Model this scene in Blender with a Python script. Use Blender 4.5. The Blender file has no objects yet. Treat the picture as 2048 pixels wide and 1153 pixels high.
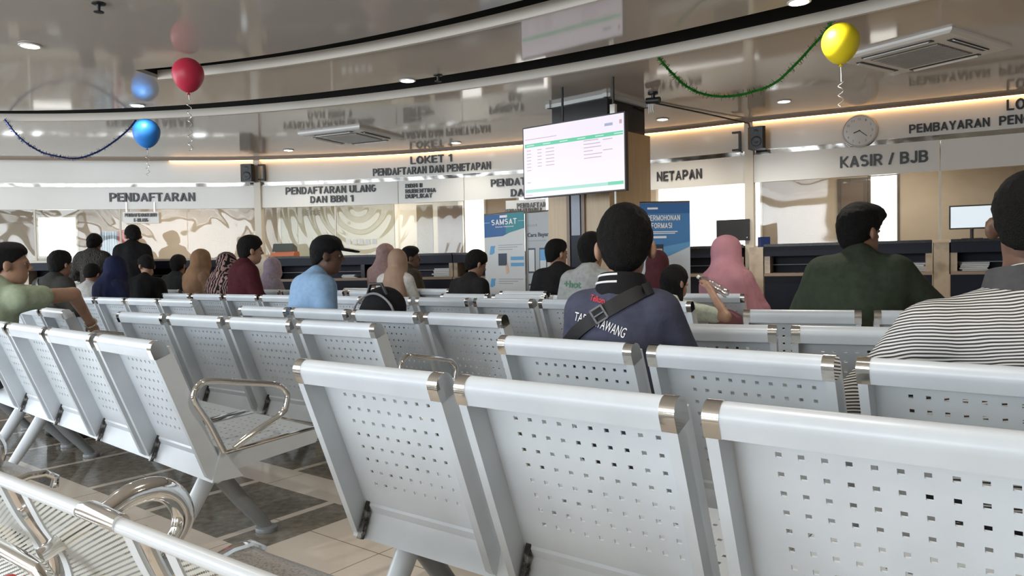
import bpy, bmesh, math, random
import numpy as np
from mathutils import Vector, Matrix, noise
from mathutils.bvhtree import BVHTree

random.seed(7)
SC = bpy.context.scene
COL = SC.collection
HC = 1.13                      # camera height
H3 = HC + 1.67                 # ceiling by the counters

# ------------------------------------------------------------------ camera
PITCH, ROLL, FPX = math.radians(-1.873), math.radians(1.084), 1480.0
_F = Vector((0, math.cos(PITCH), math.sin(PITCH)))
_U0 = Vector((0, -math.sin(PITCH), math.cos(PITCH)))
_R0 = Vector((1, 0, 0))
_R = math.cos(ROLL) * _R0 - math.sin(ROLL) * _U0
_U = math.sin(ROLL) * _R0 + math.cos(ROLL) * _U0
cd = bpy.data.cameras.new('camera')
cam = bpy.data.objects.new('camera', cd)
COL.objects.link(cam)
cd.sensor_width = 36.0
cd.lens = 36.0 * FPX / 2048.0
cd.clip_start = 0.05
cam.matrix_world = Matrix(((_R.x, _U.x, -_F.x, 0), (_R.y, _U.y, -_F.y, 0), (_R.z, _U.z, -_F.z, HC), (0, 0, 0, 1)))
SC.camera = cam

# ------------------------------------------------------------------ world, daylight, exposure
W = bpy.data.worlds.new('daylight')
SC.world = W
W.use_nodes = True
_bg = W.node_tree.nodes['Background']
_bg.inputs[0].default_value = (0.86, 0.94, 1.0, 1)
_bg.inputs[1].default_value = 1.15
SC.view_settings.view_transform = 'Standard'
SC.view_settings.look = 'None'
SC.view_settings.exposure = 0.0
SC.view_settings.gamma = 1.0
SC.view_settings.use_curve_mapping = False

def area_light(name, loc, rot, sx, sy, power, color):
    l = bpy.data.lights.new(name, 'AREA')
    l.shape = 'RECTANGLE'; l.size = sx; l.size_y = sy; l.energy = power; l.color = color
    o = bpy.data.objects.new(name, l); COL.objects.link(o)
    o.location = loc; o.rotation_euler = rot
    return o
# daylight falling in through the glazed front behind the camera
area_light('front_daylight', (-6.4, -3.9, 1.7), (math.radians(84), 0, math.radians(-8)), 5.6, 1.9, 440, (0.86, 0.93, 1.0))
# daylight through the side windows, left and right of the counters
area_light('left_daylight', (-9.62, 2.6, 1.85), (math.radians(84), 0, math.radians(-90)), 12.0, 1.6, 500, (0.84, 0.92, 1.0))
# unseen ceiling lamps added to brighten the office behind the counters
for x_, y_ in ((-6.0, 12.6), (-2.5, 12.6), (1.2, 11.7), (4.8, 9.8)):
    area_light('added_office_lamp', (x_, y_, 2.6), (0, 0, 0), 1.2, .3, 34, (1.0, 0.90, 0.74))

# ------------------------------------------------------------------ pixel helpers for measuring
def ray(x, y): return _F + _R * ((x - 1024.0) / FPX) - _U * ((y - 576.5) / FPX)
def atz(x, y, z):
    d = ray(x, y); return Vector((0, 0, HC)) + d * ((z - HC) / d.z)
def aty(x, y, Y):
    d = ray(x, y); return Vector((0, 0, HC)) + d * (Y / d.y)

# ------------------------------------------------------------------ materials
def mat(name, color, rough=0.5, metal=0.0, spec=0.5, coat=0.0, trans=0.0, emit=None, estr=0.0, alpha=1.0):
    m = bpy.data.materials.new(name); m.use_nodes = True
    b = m.node_tree.nodes['Principled BSDF']
    b.inputs['Base Color'].default_value = (*color, 1)
    b.inputs['Roughness'].default_value = rough
    b.inputs['Metallic'].default_value = metal
    b.inputs['Specular IOR Level'].default_value = spec
    b.inputs['Coat Weight'].default_value = coat
    b.inputs['Transmission Weight'].default_value = trans
    b.inputs['Alpha'].default_value = alpha
    if emit:
        b.inputs['Emission Color'].default_value = (*emit, 1)
        b.inputs['Emission Strength'].default_value = estr
    return m
def nodes(m): return m.node_tree.nodes, m.node_tree.links, m.node_tree.nodes['Principled BSDF']
def add_noise(m, scale=8, c2=None, lo=0.4, hi=0.65, bump=0.0, coords='Object', detail=4, bscale=None):
    n, l, b = nodes(m)
    tc = n.new('ShaderNodeTexCoord')
    t = n.new('ShaderNodeTexNoise'); t.inputs['Scale'].default_value = scale; t.inputs['Detail'].default_value = detail
    l.new(tc.outputs[coords], t.inputs['Vector'])
    if c2:
        r = n.new('ShaderNodeValToRGB')
        r.color_ramp.elements[0].position = lo; r.color_ramp.elements[1].position = hi
        r.color_ramp.elements[0].color = b.inputs['Base Color'].default_value[:]
        r.color_ramp.elements[1].color = (*c2, 1)
        l.new(t.outputs['Fac'], r.inputs['Fac']); l.new(r.outputs['Color'], b.inputs['Base Color'])
    if bump:
        t2 = t
        if bscale:
            t2 = n.new('ShaderNodeTexNoise'); t2.inputs['Scale'].default_value = bscale; t2.inputs['Detail'].default_value = detail
            l.new(tc.outputs[coords], t2.inputs['Vector'])
        bp = n.new('ShaderNodeBump'); bp.inputs['Strength'].default_value = bump; bp.inputs['Distance'].default_value = 0.02
        l.new(t2.outputs['Fac'], bp.inputs['Height']); l.new(bp.outputs['Normal'], b.inputs['Normal'])
    return m

M = {}
M['steel'] = add_noise(mat('grey_powder_coat', (0.60, 0.645, 0.685), 0.34, 0.0, 0.5), 6, (0.54, 0.58, 0.62), 0.45, 0.75)
M['steel_dark'] = mat('grey_painted_leg', (0.22, 0.23, 0.235), 0.35)
M['chrome'] = mat('chrome', (0.80, 0.79, 0.77), 0.08, 1.0)
M['blackmetal'] = add_noise(mat('dark_greasy_metal', (0.05, 0.045, 0.04), 0.4, 0.6), 40, (0.35, 0.34, 0.32), 0.5, 0.7)
M['black'] = mat('black_plastic', (0.012, 0.012, 0.013), 0.45)
M['blackgloss'] = mat('black_gloss', (0.01, 0.01, 0.012), 0.12)
M['ceiling'] = add_noise(mat('glossy_grey_ceiling', (0.56, 0.515, 0.465), 0.07, 0.0, 0.5), 3.0, bump=0.02, detail=1)
M['fascia'] = mat('cream_trim', (0.62, 0.57, 0.50), 0.35)
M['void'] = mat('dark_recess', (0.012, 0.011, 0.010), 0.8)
M['signwhite'] = add_noise(mat('white_gloss_panel', (0.66, 0.645, 0.60), 0.14, 0, 0.4), 1.2, (0.69, 0.675, 0.635), 0.4, 0.7, bump=0.01, detail=1)
M['mirror'] = add_noise(mat('mirror_strip', (0.45, 0.435, 0.41), 0.12, 1.0), 3.2, bump=1.0, detail=1)
M['letter'] = mat('black_lettering', (0.018, 0.018, 0.020), 0.4)
M['letter_grey'] = mat('grey_lettering', (0.22, 0.21, 0.20), 0.5)
M['letter_white'] = mat('white_lettering', (0.85, 0.85, 0.85), 0.5)
M['office'] = add_noise(mat('beige_office_wall', (0.47, 0.39, 0.31), 0.6), 2, (0.43, 0.355, 0.28))
M['cream'] = mat('cream_paint', (0.66, 0.62, 0.54), 0.5)
M['navy'] = mat('navy_laminate', (0.010, 0.013, 0.027), 0.45, 0, 0.25)
M['granite'] = add_noise(mat('black_granite', (0.02, 0.02, 0.022), 0.3, 0, .3), 60, (0.05, 0.05, 0.055), 0.5, 0.7)
M['marble'] = add_noise(mat('beige_marble', (0.55, 0.45, 0.33), 0.25), 7, (0.36, 0.28, 0.19), 0.45, 0.7)
M['desk'] = mat('desk_wood', (0.33, 0.25, 0.18), 0.4)
M['paper'] = mat('paper', (0.82, 0.82, 0.80), 0.6)
M['white'] = mat('white_plastic', (0.78, 0.78, 0.76), 0.35)
M['browndark'] = mat('dark_brown_wood', (0.06, 0.04, 0.03), 0.4)
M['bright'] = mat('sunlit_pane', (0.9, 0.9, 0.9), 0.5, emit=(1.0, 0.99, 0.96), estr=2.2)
M['led'] = mat('warm_led', (1, .6, .3), 0.5, emit=(1.0, 0.56, 0.22), estr=9.0)
M['lamp'] = mat('lamp_glow', (1, 1, 1), 0.5, emit=(1.0, 0.93, 0.82), estr=22.0)
M['skin'] = add_noise(mat('brown_skin', (0.30, 0.165, 0.105), 0.5, 0, 0.4), 12, (0.25, 0.13, 0.085))
M['skin_light'] = add_noise(mat('light_brown_skin', (0.40, 0.235, 0.155), 0.5, 0, 0.4), 12, (0.34, 0.19, 0.125))
M['skin_dark'] = add_noise(mat('dark_brown_skin', (0.14, 0.075, 0.05), 0.5, 0, 0.4), 12, (0.11, 0.06, 0.04))
M['hair'] = add_noise(mat('black_hair', (0.0045, 0.004, 0.004), 0.6, 0, 0.16), 260, (0.011, 0.010, 0.0095), bump=0.6)
M['eye'] = mat('eye_white', (0.22, 0.19, 0.17), 0.6, 0, .15)
def cloth(name, c, c2=None, sc=30):
    c2 = c2 or tuple(v * 0.8 for v in c)
    return add_noise(mat(name, c, 0.85, 0, 0.2), sc, c2, 0.4, 0.7, bump=0.15)
M['denim'] = cloth('dark_trousers', (0.025, 0.027, 0.035))
M['shoe'] = mat('shoe', (0.03, 0.028, 0.026), 0.5)

def wood_mat():
    m = mat('light_oak_veneer', (0.52, 0.38, 0.235), 0.35)
    n, l, b = nodes(m)
    tc = n.new('ShaderNodeTexCoord'); mp = n.new('ShaderNodeMapping'); mp.inputs['Scale'].default_value = (14, 14, 0.9)
    t = n.new('ShaderNodeTexNoise'); t.inputs['Scale'].default_value = 3; t.inputs['Detail'].default_value = 5
    r = n.new('ShaderNodeValToRGB'); r.color_ramp.elements[0].color = (0.54, 0.40, 0.235, 1); r.color_ramp.elements[1].color = (0.40, 0.275, 0.145, 1)
    l.new(tc.outputs['Object'], mp.inputs[0]); l.new(mp.outputs[0], t.inputs['Vector']); l.new(t.outputs['Fac'], r.inputs['Fac']); l.new(r.outputs[0], b.inputs['Base Color'])
    return m
M['wood'] = wood_mat()

def floor_mat():
    # square beige tiles with joints, runs of dark stone tiles with pale strips; aligned with the benches
    m = mat('polished_floor_tiles', (0.5, 0.42, 0.33), 0.10, 0, 0.5)
    n, l, b = nodes(m)
    tc = n.new('ShaderNodeTexCoord'); mp = n.new('ShaderNodeMapping'); mp.inputs['Rotation'].default_value = (0, 0, math.radians(38))
    l.new(tc.outputs['Object'], mp.inputs[0])
    sx = n.new('ShaderNodeSeparateXYZ'); l.new(mp.outputs[0], sx.inputs[0])
    def math_(op, a, bb=None):
        q = n.new('ShaderNodeMath'); q.operation = op
        for i, v in enumerate((a, bb)):
            if v is None: continue
            if isinstance(v, (int, float)): q.inputs[i].default_value = v
            else: l.new(v, q.inputs[i])
        return q.outputs[0]
    u, v = sx.outputs[0], sx.outputs[1]
    def frac(x, off, per): return math_('FRACT', math_('DIVIDE', math_('ADD', x, off), per))
    fu, fv = frac(u, 100.0, 0.6), frac(v, 100.0 - 1.93 + 0.002 - 0.4, 0.6)
    joint = math_('MAXIMUM', math_('LESS_THAN', fu, 0.008), math_('LESS_THAN', fv, 0.008))
    # dark bands, 0.6 m wide in v, repeating every 0.85 m, left of u = -2.63 in pattern runs
    band = math_('GREATER_THAN', frac(v, 100.0 - 2.19, 0.82), 0.29)
    run = math_('LESS_THAN', u, -2.63)
    run2 = math_('MULTIPLY', math_('GREATER_THAN', v, 2.15), math_('LESS_THAN', u, -2.0))
    dark = math_('MULTIPLY', band, math_('MAXIMUM', run, run2))
    strip = math_('LESS_THAN', frac(u, 100.0 + 3.33, 0.62), 0.07)
    dark = math_('MULTIPLY', dark, math_('SUBTRACT', 1.0, strip))
    ns = n.new('ShaderNodeTexNoise'); ns.inputs['Scale'].default_value = 25; ns.inputs['Detail'].default_value = 6; l.new(tc.outputs['Object'], ns.inputs['Vector'])
    rb = n.new('ShaderNodeValToRGB'); rb.color_ramp.elements[0].color = (0.62, 0.54, 0.445, 1); rb.color_ramp.elements[1].color = (0.68, 0.595, 0.50, 1); l.new(ns.outputs['Fac'], rb.inputs['Fac'])
    rd = n.new('ShaderNodeValToRGB'); rd.color_ramp.elements[0].color = (0.15, 0.13, 0.10, 1); rd.color_ramp.elements[1].color = (0.26, 0.23, 0.185, 1); rd.color_ramp.elements[0].position = .35; rd.color_ramp.elements[1].position = .7; l.new(ns.outputs['Fac'], rd.inputs['Fac'])
    mx = n.new('ShaderNodeMixRGB'); l.new(dark, mx.inputs[0]); l.new(rb.outputs[0], mx.inputs[1]); l.new(rd.outputs[0], mx.inputs[2])
    mj = n.new('ShaderNodeMixRGB'); l.new(joint, mj.inputs[0]); l.new(mx.outputs[0], mj.inputs[1]); mj.inputs[2].default_value = (0.22, 0.18, 0.14, 1)
    l.new(mj.outputs[0], b.inputs['Base Color'])
    return m
M['floor'] = floor_mat()

def acrylic_mat(name, mix, kind, scale, strength):
    # thin clear plastic sheet whose warped surface bends what it mirrors
    m = bpy.data.materials.new(name); m.use_nodes = True
    n, l = m.node_tree.nodes, m.node_tree.links
    n.remove(n['Principled BSDF'])
    out = n['Material Output']
    tr = n.new('ShaderNodeBsdfTransparent'); tr.inputs[0].default_value = (0.95, 0.95, 0.93, 1)
    gl = n.new('ShaderNodeBsdfGlossy'); gl.inputs['Roughness'].default_value = 0.03
    tc = n.new('ShaderNodeTexCoord')
    if kind == 'rings':
        mp = n.new('ShaderNodeMapping'); mp.inputs['Location'].default_value = (2.3, -11.2, -2.05); l.new(tc.outputs['Object'], mp.inputs[0])
        t = n.new('ShaderNodeTexWave'); t.wave_type = 'RINGS'; t.rings_direction = 'SPHERICAL'; t.inputs['Distortion'].default_value = 2.5; t.inputs['Detail'].default_value = 0.5; t.inputs['Detail Scale'].default_value = .8
        l.new(mp.outputs[0], t.inputs['Vector'])
    else:
        t = n.new('ShaderNodeTexNoise'); t.inputs['Detail'].default_value = 0.6; t.inputs['Distortion'].default_value = 1.6; l.new(tc.outputs['Object'], t.inputs['Vector'])
    t.inputs['Scale'].default_value = scale
    bp = n.new('ShaderNodeBump'); bp.inputs['Strength'].default_value = strength; bp.inputs['Distance'].default_value = 0.10
    l.new(t.outputs['Fac'], bp.inputs['Height']); l.new(bp.outputs[0], gl.inputs['Normal'])
    mx = n.new('ShaderNodeMixShader'); mx.inputs[0].default_value = mix
    l.new(tr.outputs[0], mx.inputs[1]); l.new(gl.outputs[0], mx.inputs[2]); l.new(mx.outputs[0], out.inputs[0])
    return m
M['acrylic'] = acrylic_mat('warped_clear_acrylic', 0.024, 'noise', 1.2, 0.34)
M['acrylic_rings'] = acrylic_mat('rippled_clear_acrylic', 0.024, 'rings', 1.7, 0.035)
M['acrylic_calm'] = acrylic_mat('calm_clear_acrylic', 0.028, 'noise', 0.9, 0.12)

def perforated_mat():
    m = mat('perforated_cream_metal', (0.50, 0.50, 0.45), 0.35)
    n, l, b = nodes(m)
    tc = n.new('ShaderNodeTexCoord'); mp = n.new('ShaderNodeMapping'); mp.inputs['Scale'].default_value = (1, 1, 1)
    l.new(tc.outputs['Object'], mp.inputs[0])
    s = n.new('ShaderNodeSeparateXYZ'); l.new(mp.outputs[0], s.inputs[0])
    def M_(op, a, c=None):
        q = n.new('ShaderNodeMath'); q.operation = op
        for i, v in enumerate((a, c)):
            if v is None: continue
            if isinstance(v, (int, float)): q.inputs[i].default_value = v
            else: l.new(v, q.inputs[i])
        return q.outputs[0]
    ln = M_('SUBTRACT', s.outputs[2], M_('MULTIPLY', s.outputs[0], 0.42))
    a = M_('COSINE', M_('MULTIPLY', ln, 2 * math.pi / 0.0100)); c = M_('COSINE', M_('MULTIPLY', s.outputs[0], 2 * math.pi / 0.0085))
    h = M_('GREATER_THAN', M_('ADD', a, M_('MULTIPLY', c, 0.45)), 0.42)
    al = M_('SUBTRACT', 1.0, h)
    l.new(al, b.inputs['Alpha'])
    return m
M['perf'] = perforated_mat()
M['cream_tube'] = mat('pale_grey_tube', (0.62, 0.65, 0.67), 0.3)

# ------------------------------------------------------------------ mesh building
class MB:
    def __init__(s): s.v = []; s.f = []
    def add(s, v, f):
        b = len(s.v); s.v += [tuple(q) for q in v]; s.f += [tuple(i + b for i in q) for q in f]; return s
    def box(s, c, d, R=None):
        hx, hy, hz = d[0] / 2, d[1] / 2, d[2] / 2
        P = [Vector((x, y, z)) for x in (-hx, hx) for y in (-hy, hy) for z in (-hz, hz)]
        if R is not None: P = [R @ p for p in P]
        P = [p + Vector(c) for p in P]
        return s.add(P, [(0, 1, 3, 2), (4, 6, 7, 5), (0, 4, 5, 1), (2, 3, 7, 6), (0, 2, 6, 4), (1, 5, 7, 3)])
    def tube(s, path, r, n=12, caps=True, closed=False):
        path = [Vector(p) for p in path]; N = len(path)
        rs = r if isinstance(r, (list, tuple)) else [r] * N
        prev = None; rings = []
        for i, p in enumerate(path):
            if closed: t = path[(i + 1) % N] - path[i - 1]
            else: t = path[min(i + 1, N - 1)] - path[max(i - 1, 0)]
            if t.length < 1e-9: t = Vector((0, 0, 1))
            t.normalize()
            if prev is None:
                up = Vector((0, 0, 1)) if abs(t.z) < 0.9 else Vector((1, 0, 0))
                a = t.cross(up).normalized()
            else:
                a = prev - t * prev.dot(t)
                a = a.normalized() if a.length > 1e-6 else t.orthogonal().normalized()
            prev = a; b2 = t.cross(a)
            rings.append([p + (a * math.cos(2 * math.pi * k / n) + b2 * math.sin(2 * math.pi * k / n)) * rs[i] for k in range(n)])
        V = [q for rg in rings for q in rg]; F = []
        m = N if closed else N - 1
        for i in range(m):
            j = (i + 1) % N
            for k in range(n):
                F.append((i * n + k, i * n + (k + 1) % n, j * n + (k + 1) % n, j * n + k))
        if caps and not closed:
            F.append(tuple(range(n - 1, -1, -1))); F.append(tuple((N - 1) * n + k for k in range(n)))
        return s.add(V, F)
    def lathe(s, prof, n=24, c=(0, 0, 0), R=None):
        V = []; F = []
        for (r, z) in prof:
            for k in range(n):
                p = Vector((r * math.cos(2 * math.pi * k / n), r * math.sin(2 * math.pi * k / n), z))
                if R is not None: p = R @ p
                V.append(p + Vector(c))
        for i in range(len(prof) - 1):
            for k in range(n):
                F.append((i * n + k, i * n + (k + 1) % n, (i + 1) * n + (k + 1) % n, (i + 1) * n + k))
        F.append(tuple(range(n - 1, -1, -1))); F.append(tuple((len(prof) - 1) * n + k for k in range(n)))
        return s.add(V, F)
    def prism(s, poly, x0, x1):            # poly in (y, z), extruded along x
        n = len(poly)
        V = [(x0, a, b) for a, b in poly] + [(x1, a, b) for a, b in poly]
        F = [(i, (i + 1) % n, n + (i + 1) % n, n + i) for i in range(n)]
        F += [tuple(range(n - 1, -1, -1)), tuple(range(n, 2 * n))]
        return s.add(V, F)
    def sphere(s, c, r, n=16, sc=(1, 1, 1)):
        prof = [(max(1e-4, math.sin(math.pi * i / n)), -math.cos(math.pi * i / n)) for i in range(n + 1)]
        V = []; F = []; m = 2 * n
        for (a, z) in prof:
            for k in range(m):
                V.append((c[0] + r * sc[0] * a * math.cos(2 * math.pi * k / m), c[1] + r * sc[1] * a * math.sin(2 * math.pi * k / m), c[2] + r * sc[2] * z))
        for i in range(n):
            for k in range(m):
                F.append((i * m + k, i * m + (k + 1) % m, (i + 1) * m + (k + 1) % m, (i + 1) * m + k))
        return s.add(V, F)
    def mesh(s, name, m, smooth=True, angle=35):
        me = bpy.data.meshes.new(name); me.from_pydata(s.v, [], s.f); me.update()
        bm = bmesh.new(); bm.from_mesh(me); bmesh.ops.recalc_face_normals(bm, faces=bm.faces[:]); bm.to_mesh(me); bm.free()
        if m is not None: me.materials.append(m)
        if smooth: shade(me, angle)
        return me
    def build(s, name, m, parent=None, smooth=True, angle=35): return link(name, s.mesh(name, m, smooth, angle), parent)

def shade(me, angle=35):
    me.shade_smooth()
    try: me.set_sharp_from_angle(angle=math.radians(angle))
    except Exception: pass
def link(name, me, parent=None):
    o = bpy.data.objects.new(name, me); COL.objects.link(o)
    if parent is not None: o.parent = parent
    return o
def tag(o, label=None, cat=None, group=None, kind=None):
    if label: o['label'] = label
    if cat: o['category'] = cat
    if group: o['group'] = group
    if kind: o['kind'] = kind
    return o
def empty(name, loc, rz=0, label=None, cat=None, group=None):
    o = bpy.data.objects.new(name, None); COL.objects.link(o); o.location = loc; o.rotation_euler = (0, 0, rz)
    o.empty_display_size = 0.1
    return tag(o, label, cat, group)
def struct(o, label, cat=None):
    o['kind'] = 'structure'; o['label'] = label
    if cat: o['category'] = cat
    return o
def catmull(pts, per=12):
    pts = [Vector((*p, 0)) if len(p) == 2 else Vector(p) for p in pts]
    P = [pts[0] * 2 - pts[1]] + pts + [pts[-1] * 2 - pts[-2]]
    out = []
    for i in range(1, len(P) - 2):
        for k in range(per):
            t = k / per
            a, b, c, d = P[i - 1], P[i], P[i + 1], P[i + 2]
            out.append(0.5 * ((2 * b) + (c - a) * t + (2 * a - 5 * b + 4 * c - d) * t * t + (3 * b - a - 3 * c + d) * t ** 3))
    out.append(P[-2]); return out
def text_verts(txt, bold=0.0, extrude=0.02, spacing=1.0):
    cu = bpy.data.curves.new('lettering', 'FONT'); cu.body = txt; cu.size = 1.0; cu.offset = bold; cu.extrude = extrude
    cu.space_character = spacing; cu.resolution_u = 3
    ob = bpy.data.objects.new('lettering', cu); COL.objects.link(ob)
    dg = bpy.context.evaluated_depsgraph_get()
    me = bpy.data.meshes.new_from_object(ob.evaluated_get(dg))
    V = [v.co.copy() for v in me.vertices]; F = [tuple(p.vertices) for p in me.polygons]
    bpy.data.objects.remove(ob); bpy.data.meshes.remove(me); bpy.data.curves.remove(cu)
    x0 = min(v.x for v in V); x1 = max(v.x for v in V); y0 = min(v.y for v in V); y1 = max(v.y for v in V)
    return [((v.x - x0) / (x1 - x0), (v.y - y0) / (y1 - y0), v.z / max(extrude, 1e-6)) for v in V], F
def _arc(cx, cy, rx, ry, a0, a1, n=10):
    return [(cx + rx * math.cos(math.radians(a0 + (a1 - a0) * i / n)), cy + ry * math.sin(math.radians(a0 + (a1 - a0) * i / n))) for i in range(n + 1)]
def _glyphs(t):
    a, b = t / 2, 1 - t / 2; m = .5; w = .62; l = t / 2; r = w - t / 2; c = w / 2
    q = .27
    return {
     'A': (w + .06, [[(.02 + l * .6, 0), (c + .03, b - .01), (w + .04 - l * .6, 0)], [(.17, .30), (w - .11, .30)]]),
     'B': (w, [[(l, 0), (l, 1)], [(0, b), (c, b)] + _arc(c, (b + .53) / 2, r - c, (b - .53) / 2, 90, -90) + [(l, .53)], [(c, .53)] + _arc(c + .01, (a + .53) / 2, r - c + .01, (.53 - a) / 2, 90, -90) + [(0, a)]]),
     'C': (w, [_arc(c, m, c - l, m - a, 45, 315, 18)]),
     'D': (w, [[(l, 0), (l, 1)], [(0, b), (c - .04, b)] + _arc(c - .04, m, r - c + .04, m - a, 90, -90, 14) + [(0, a)]]),
     'E': (w - .06, [[(w - .06, b), (l, b), (l, a), (w - .06, a)], [(l, .52), (w - .10, .52)]]),
     'F': (w - .08, [[(w - .08, b), (l, b), (l, 0)], [(l, .50), (w - .14, .50)]]),
     'G': (w + .03, [_arc(c, m, c - l, m - a, 48, 350, 20) + [(r, .45), (c + .05, .45)]]),
     'H': (w, [[(l, 0), (l, 1)], [(r, 0), (r, 1)], [(l, .52), (r, .52)]]),
     'I': (t, [[(l, 0), (l, 1)]]),
     'J': (w - .12, [[(w - .12 - l, 1), (w - .12 - l, .28)] + _arc((w - .12) / 2, .28, (w - .12) / 2 - l, .28 - a, 0, -170, 10)]),
     'K': (w + .02, [[(l, 0), (l, 1)], [(w - .03, 1), (l, .36)], [(l + .14, .50), (w - .01, 0)]]),
     'L': (w - .08, [[(l, 1), (l, a), (w - .08, a)]]),
     'M': (w + .16, [[(l, 0), (l, 1), ((w + .16) / 2, .10), (w + .16 - l, 1), (w + .16 - l, 0)]]),
     'N': (w, [[(l, 0), (l, 1), (r, 0), (r, 1)]]),
     'O': (w + .08, [_arc(c + .04, m, c + .04 - l, m - a, 0, 360, 26)]),
     'P': (w, [[(l, 0), (l, 1)], [(0, b), (c, b)] + _arc(c, (b + .44) / 2, r - c, (b - .44) / 2, 90, -90) + [(l, .44)]]),
     'R': (w + .03, [[(l, 0), (l, 1)], [(0, b), (c, b)] + _arc(c, (b + .48) / 2, r - c, (b - .48) / 2, 90, -90) + [(l, .48)], [(c, .48), (w - .04, 0)]]),
     'S': (w, [_arc(c, (b + .52) / 2, c - l, (b - .52) / 2, 35, 270, 14) + _arc(c, (a + .52) / 2, c - l, (.52 - a) / 2, 90, -145, 14)]),
     'T': (w - .02, [[(0, b), (w - .02, b)], [((w - .02) / 2, 0), ((w - .02) / 2, b)]]),
     'U': (w, [[(l, 1), (l, .34)] + _arc(c, .34, c - l, .34 - a, 180, 360, 14) + [(r, 1)]]),
     'W': (w + .26, [[(.05, 1), (.25, .04), ((w + .26) / 2, .9), (w + .01, .04), (w + .21, 1)]]),
     'Y': (w, [[(.05, 1), (c, .46), (w - .05, 1)], [(c, 0), (c, .46)]]),
     '/': (.34, [[(.03, 0), (.31, 1)]]), '1': (.40, [[(.05, .76), (.29, .93), (.29, 0)]]), '&': (w, [_arc(c, .74, .15, .17, 0, 360, 14), _arc(c - .05, .28, .2, .2, 60, 330, 12), [(c - .1, .6), (w, 0)]]),
     '-': (.34, [[(.02, .4), (.32, .4)]]), ' ': (.26, [])}
def block_text(txt, t=.165, gap=.11):
    # upright bold block capitals made of even strokes, in a unit box; z 0..1 front to back
    G = _glyphs(t); V = []; F = []; x = 0.0
    def quad(P):
        i = len(V)
        lay = 1 + .25 * ((i // 8) % 9); V.extend([(px, py, lay) for px, py in P] + [(px, py, -1) for px, py in P]); n = len(P)
        F.append(tuple(range(i, i + n))); F.append(tuple(range(i + 2 * n - 1, i + n - 1, -1)))
        for k in range(n): F.append((i + (k + 1) % n, i + k, i + n + k, i + n + (k + 1) % n))
    for ch in txt:
        w, L = G[ch]
        for pl in L:
            for k in range(len(pl) - 1):
                (ax, ay), (bx_, by) = pl[k], pl[k + 1]; d = math.hypot(bx_ - ax, by - ay)
                if d < 1e-6: continue
                ux, uy = (bx_ - ax) / d * t / 2, (by - ay) / d * t / 2
                e0 = .55 if 0 < k else 0.0; e1 = .55 if k < len(pl) - 2 else 0.0
                P = [(ax - ux * e0 - uy, ay - uy * e0 + ux), (ax - ux * e0 + uy, ay - uy * e0 - ux), (bx_ + ux * e1 + uy, by + uy * e1 - ux), (bx_ + ux * e1 - uy, by + uy * e1 + ux)]
                quad([(x + px, min(1.0, max(0.0, py))) for px, py in P])
        x += w + gap
    x1 = x - gap
    return [(a / x1, b, c) for a, b, c in V], F
def flat_text(mb, txt, o, ux, uz, w, h, th=0.001, bold=0.02):
    # text in the plane through o spanned by unit ux (right) and uz (up); normal = ux x uz
    V, F = block_text(txt) if all(ch.isupper() or ch in ' /-&' for ch in txt) else text_verts(txt, bold)
    nn = Vector(ux).cross(Vector(uz))
    mb.add([Vector(o) + Vector(ux) * (a * w) + Vector(uz) * (b * h) + nn * (c * th + th) for a, b, c in V], F)

# ------------------------------------------------------------------ the curved counter wall in plan
WALL = catmull([(-9.6, 10.2), (-7.45, 10.89), (-5.12, 11.31), (-3.65, 11.40), (-1.64, 11.12), (.19, 10.47), (1.96, 9.67), (2.94, 9.08), (4.16, 8.46), (5.39, 7.79), (6.8, 6.95), (8.1, 6.1)], 10)
WS = [0.0]
for a, b in zip(WALL[:-1], WALL[1:]): WS.append(WS[-1] + (b - a).length)
def wp(s, off=0.0, z=0.0):
    i = 0
    while i < len(WS) - 2 and WS[i + 1] < s: i += 1
    t = (s - WS[i]) / (WS[i + 1] - WS[i]); a, b = WALL[i], WALL[i + 1]
    p = a + (b - a) * t
    ta = (WALL[i + 1] - WALL[max(i - 1, 0)]).normalized(); tb = (WALL[min(i + 2, len(WALL) - 1)] - WALL[i]).normalized()
    tt = (ta * (1 - t) + tb * t).normalized()
    return Vector((p.x + tt.y * off, p.y - tt.x * off, z))
def wall_hit(px, py, off=0.0):
    d = ray(px, py)
    lo, hi = 0.0, WS[-1]
    for _ in range(50):
        m = (lo + hi) / 2; p = wp(m, off)
        if d.x * p.y - d.y * p.x > 0: lo = m
        else: hi = m
    p = wp(lo, off); t = p.y / d.y
    return lo, HC + d.z * t
def strip(mb, s0, s1, z0, z1, off, th, step=0.15):
    n = max(1, int((s1 - s0) / step)); V = []; F = []
    for i in range(n + 1):
        s = s0 + (s1 - s0) * i / n
        V += [wp(s, off, z0), wp(s, off, z1), wp(s, off - th, z1), wp(s, off - th, z0)]
    for i in range(n):
        a = 4 * i
        for k in range(4): F.append((a + k, a + (k + 1) % 4, a + 4 + (k + 1) % 4, a + 4 + k))
    F += [(3, 2, 1, 0), (4 * n, 4 * n + 1, 4 * n + 2, 4 * n + 3)]
    mb.add(V, F); return mb
def sat(px, py=400, off=0.0): return wall_hit(px, py, off)[0]
def wall_text(txt, x0, x1, yt, yb, off, m, parent, bold=0.02, name='lettering', spacing=1.0):
    sa, za = wall_hit(x0, (yt + yb) / 2, off); sb, _ = wall_hit(x1, (yt + yb) / 2, off)
    xm = (x0 + x1) / 2
    slope_mid = None
    # height from the middle of the line (the photo's box is measured at its middle)
    zt = wall_hit(xm, yt, off)[1]; zb = wall_hit(xm, yb, off)[1]
    V, F = block_text(txt, gap=.10 * spacing ** 6); mb = MB()
    mb.add([wp(sa + (sb - sa) * a, off + 0.008 + 0.006 * c, zb + (zt - zb) * b) for a, b, c in V], F)
    return mb.build(name, m, parent, smooth=False)

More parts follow.
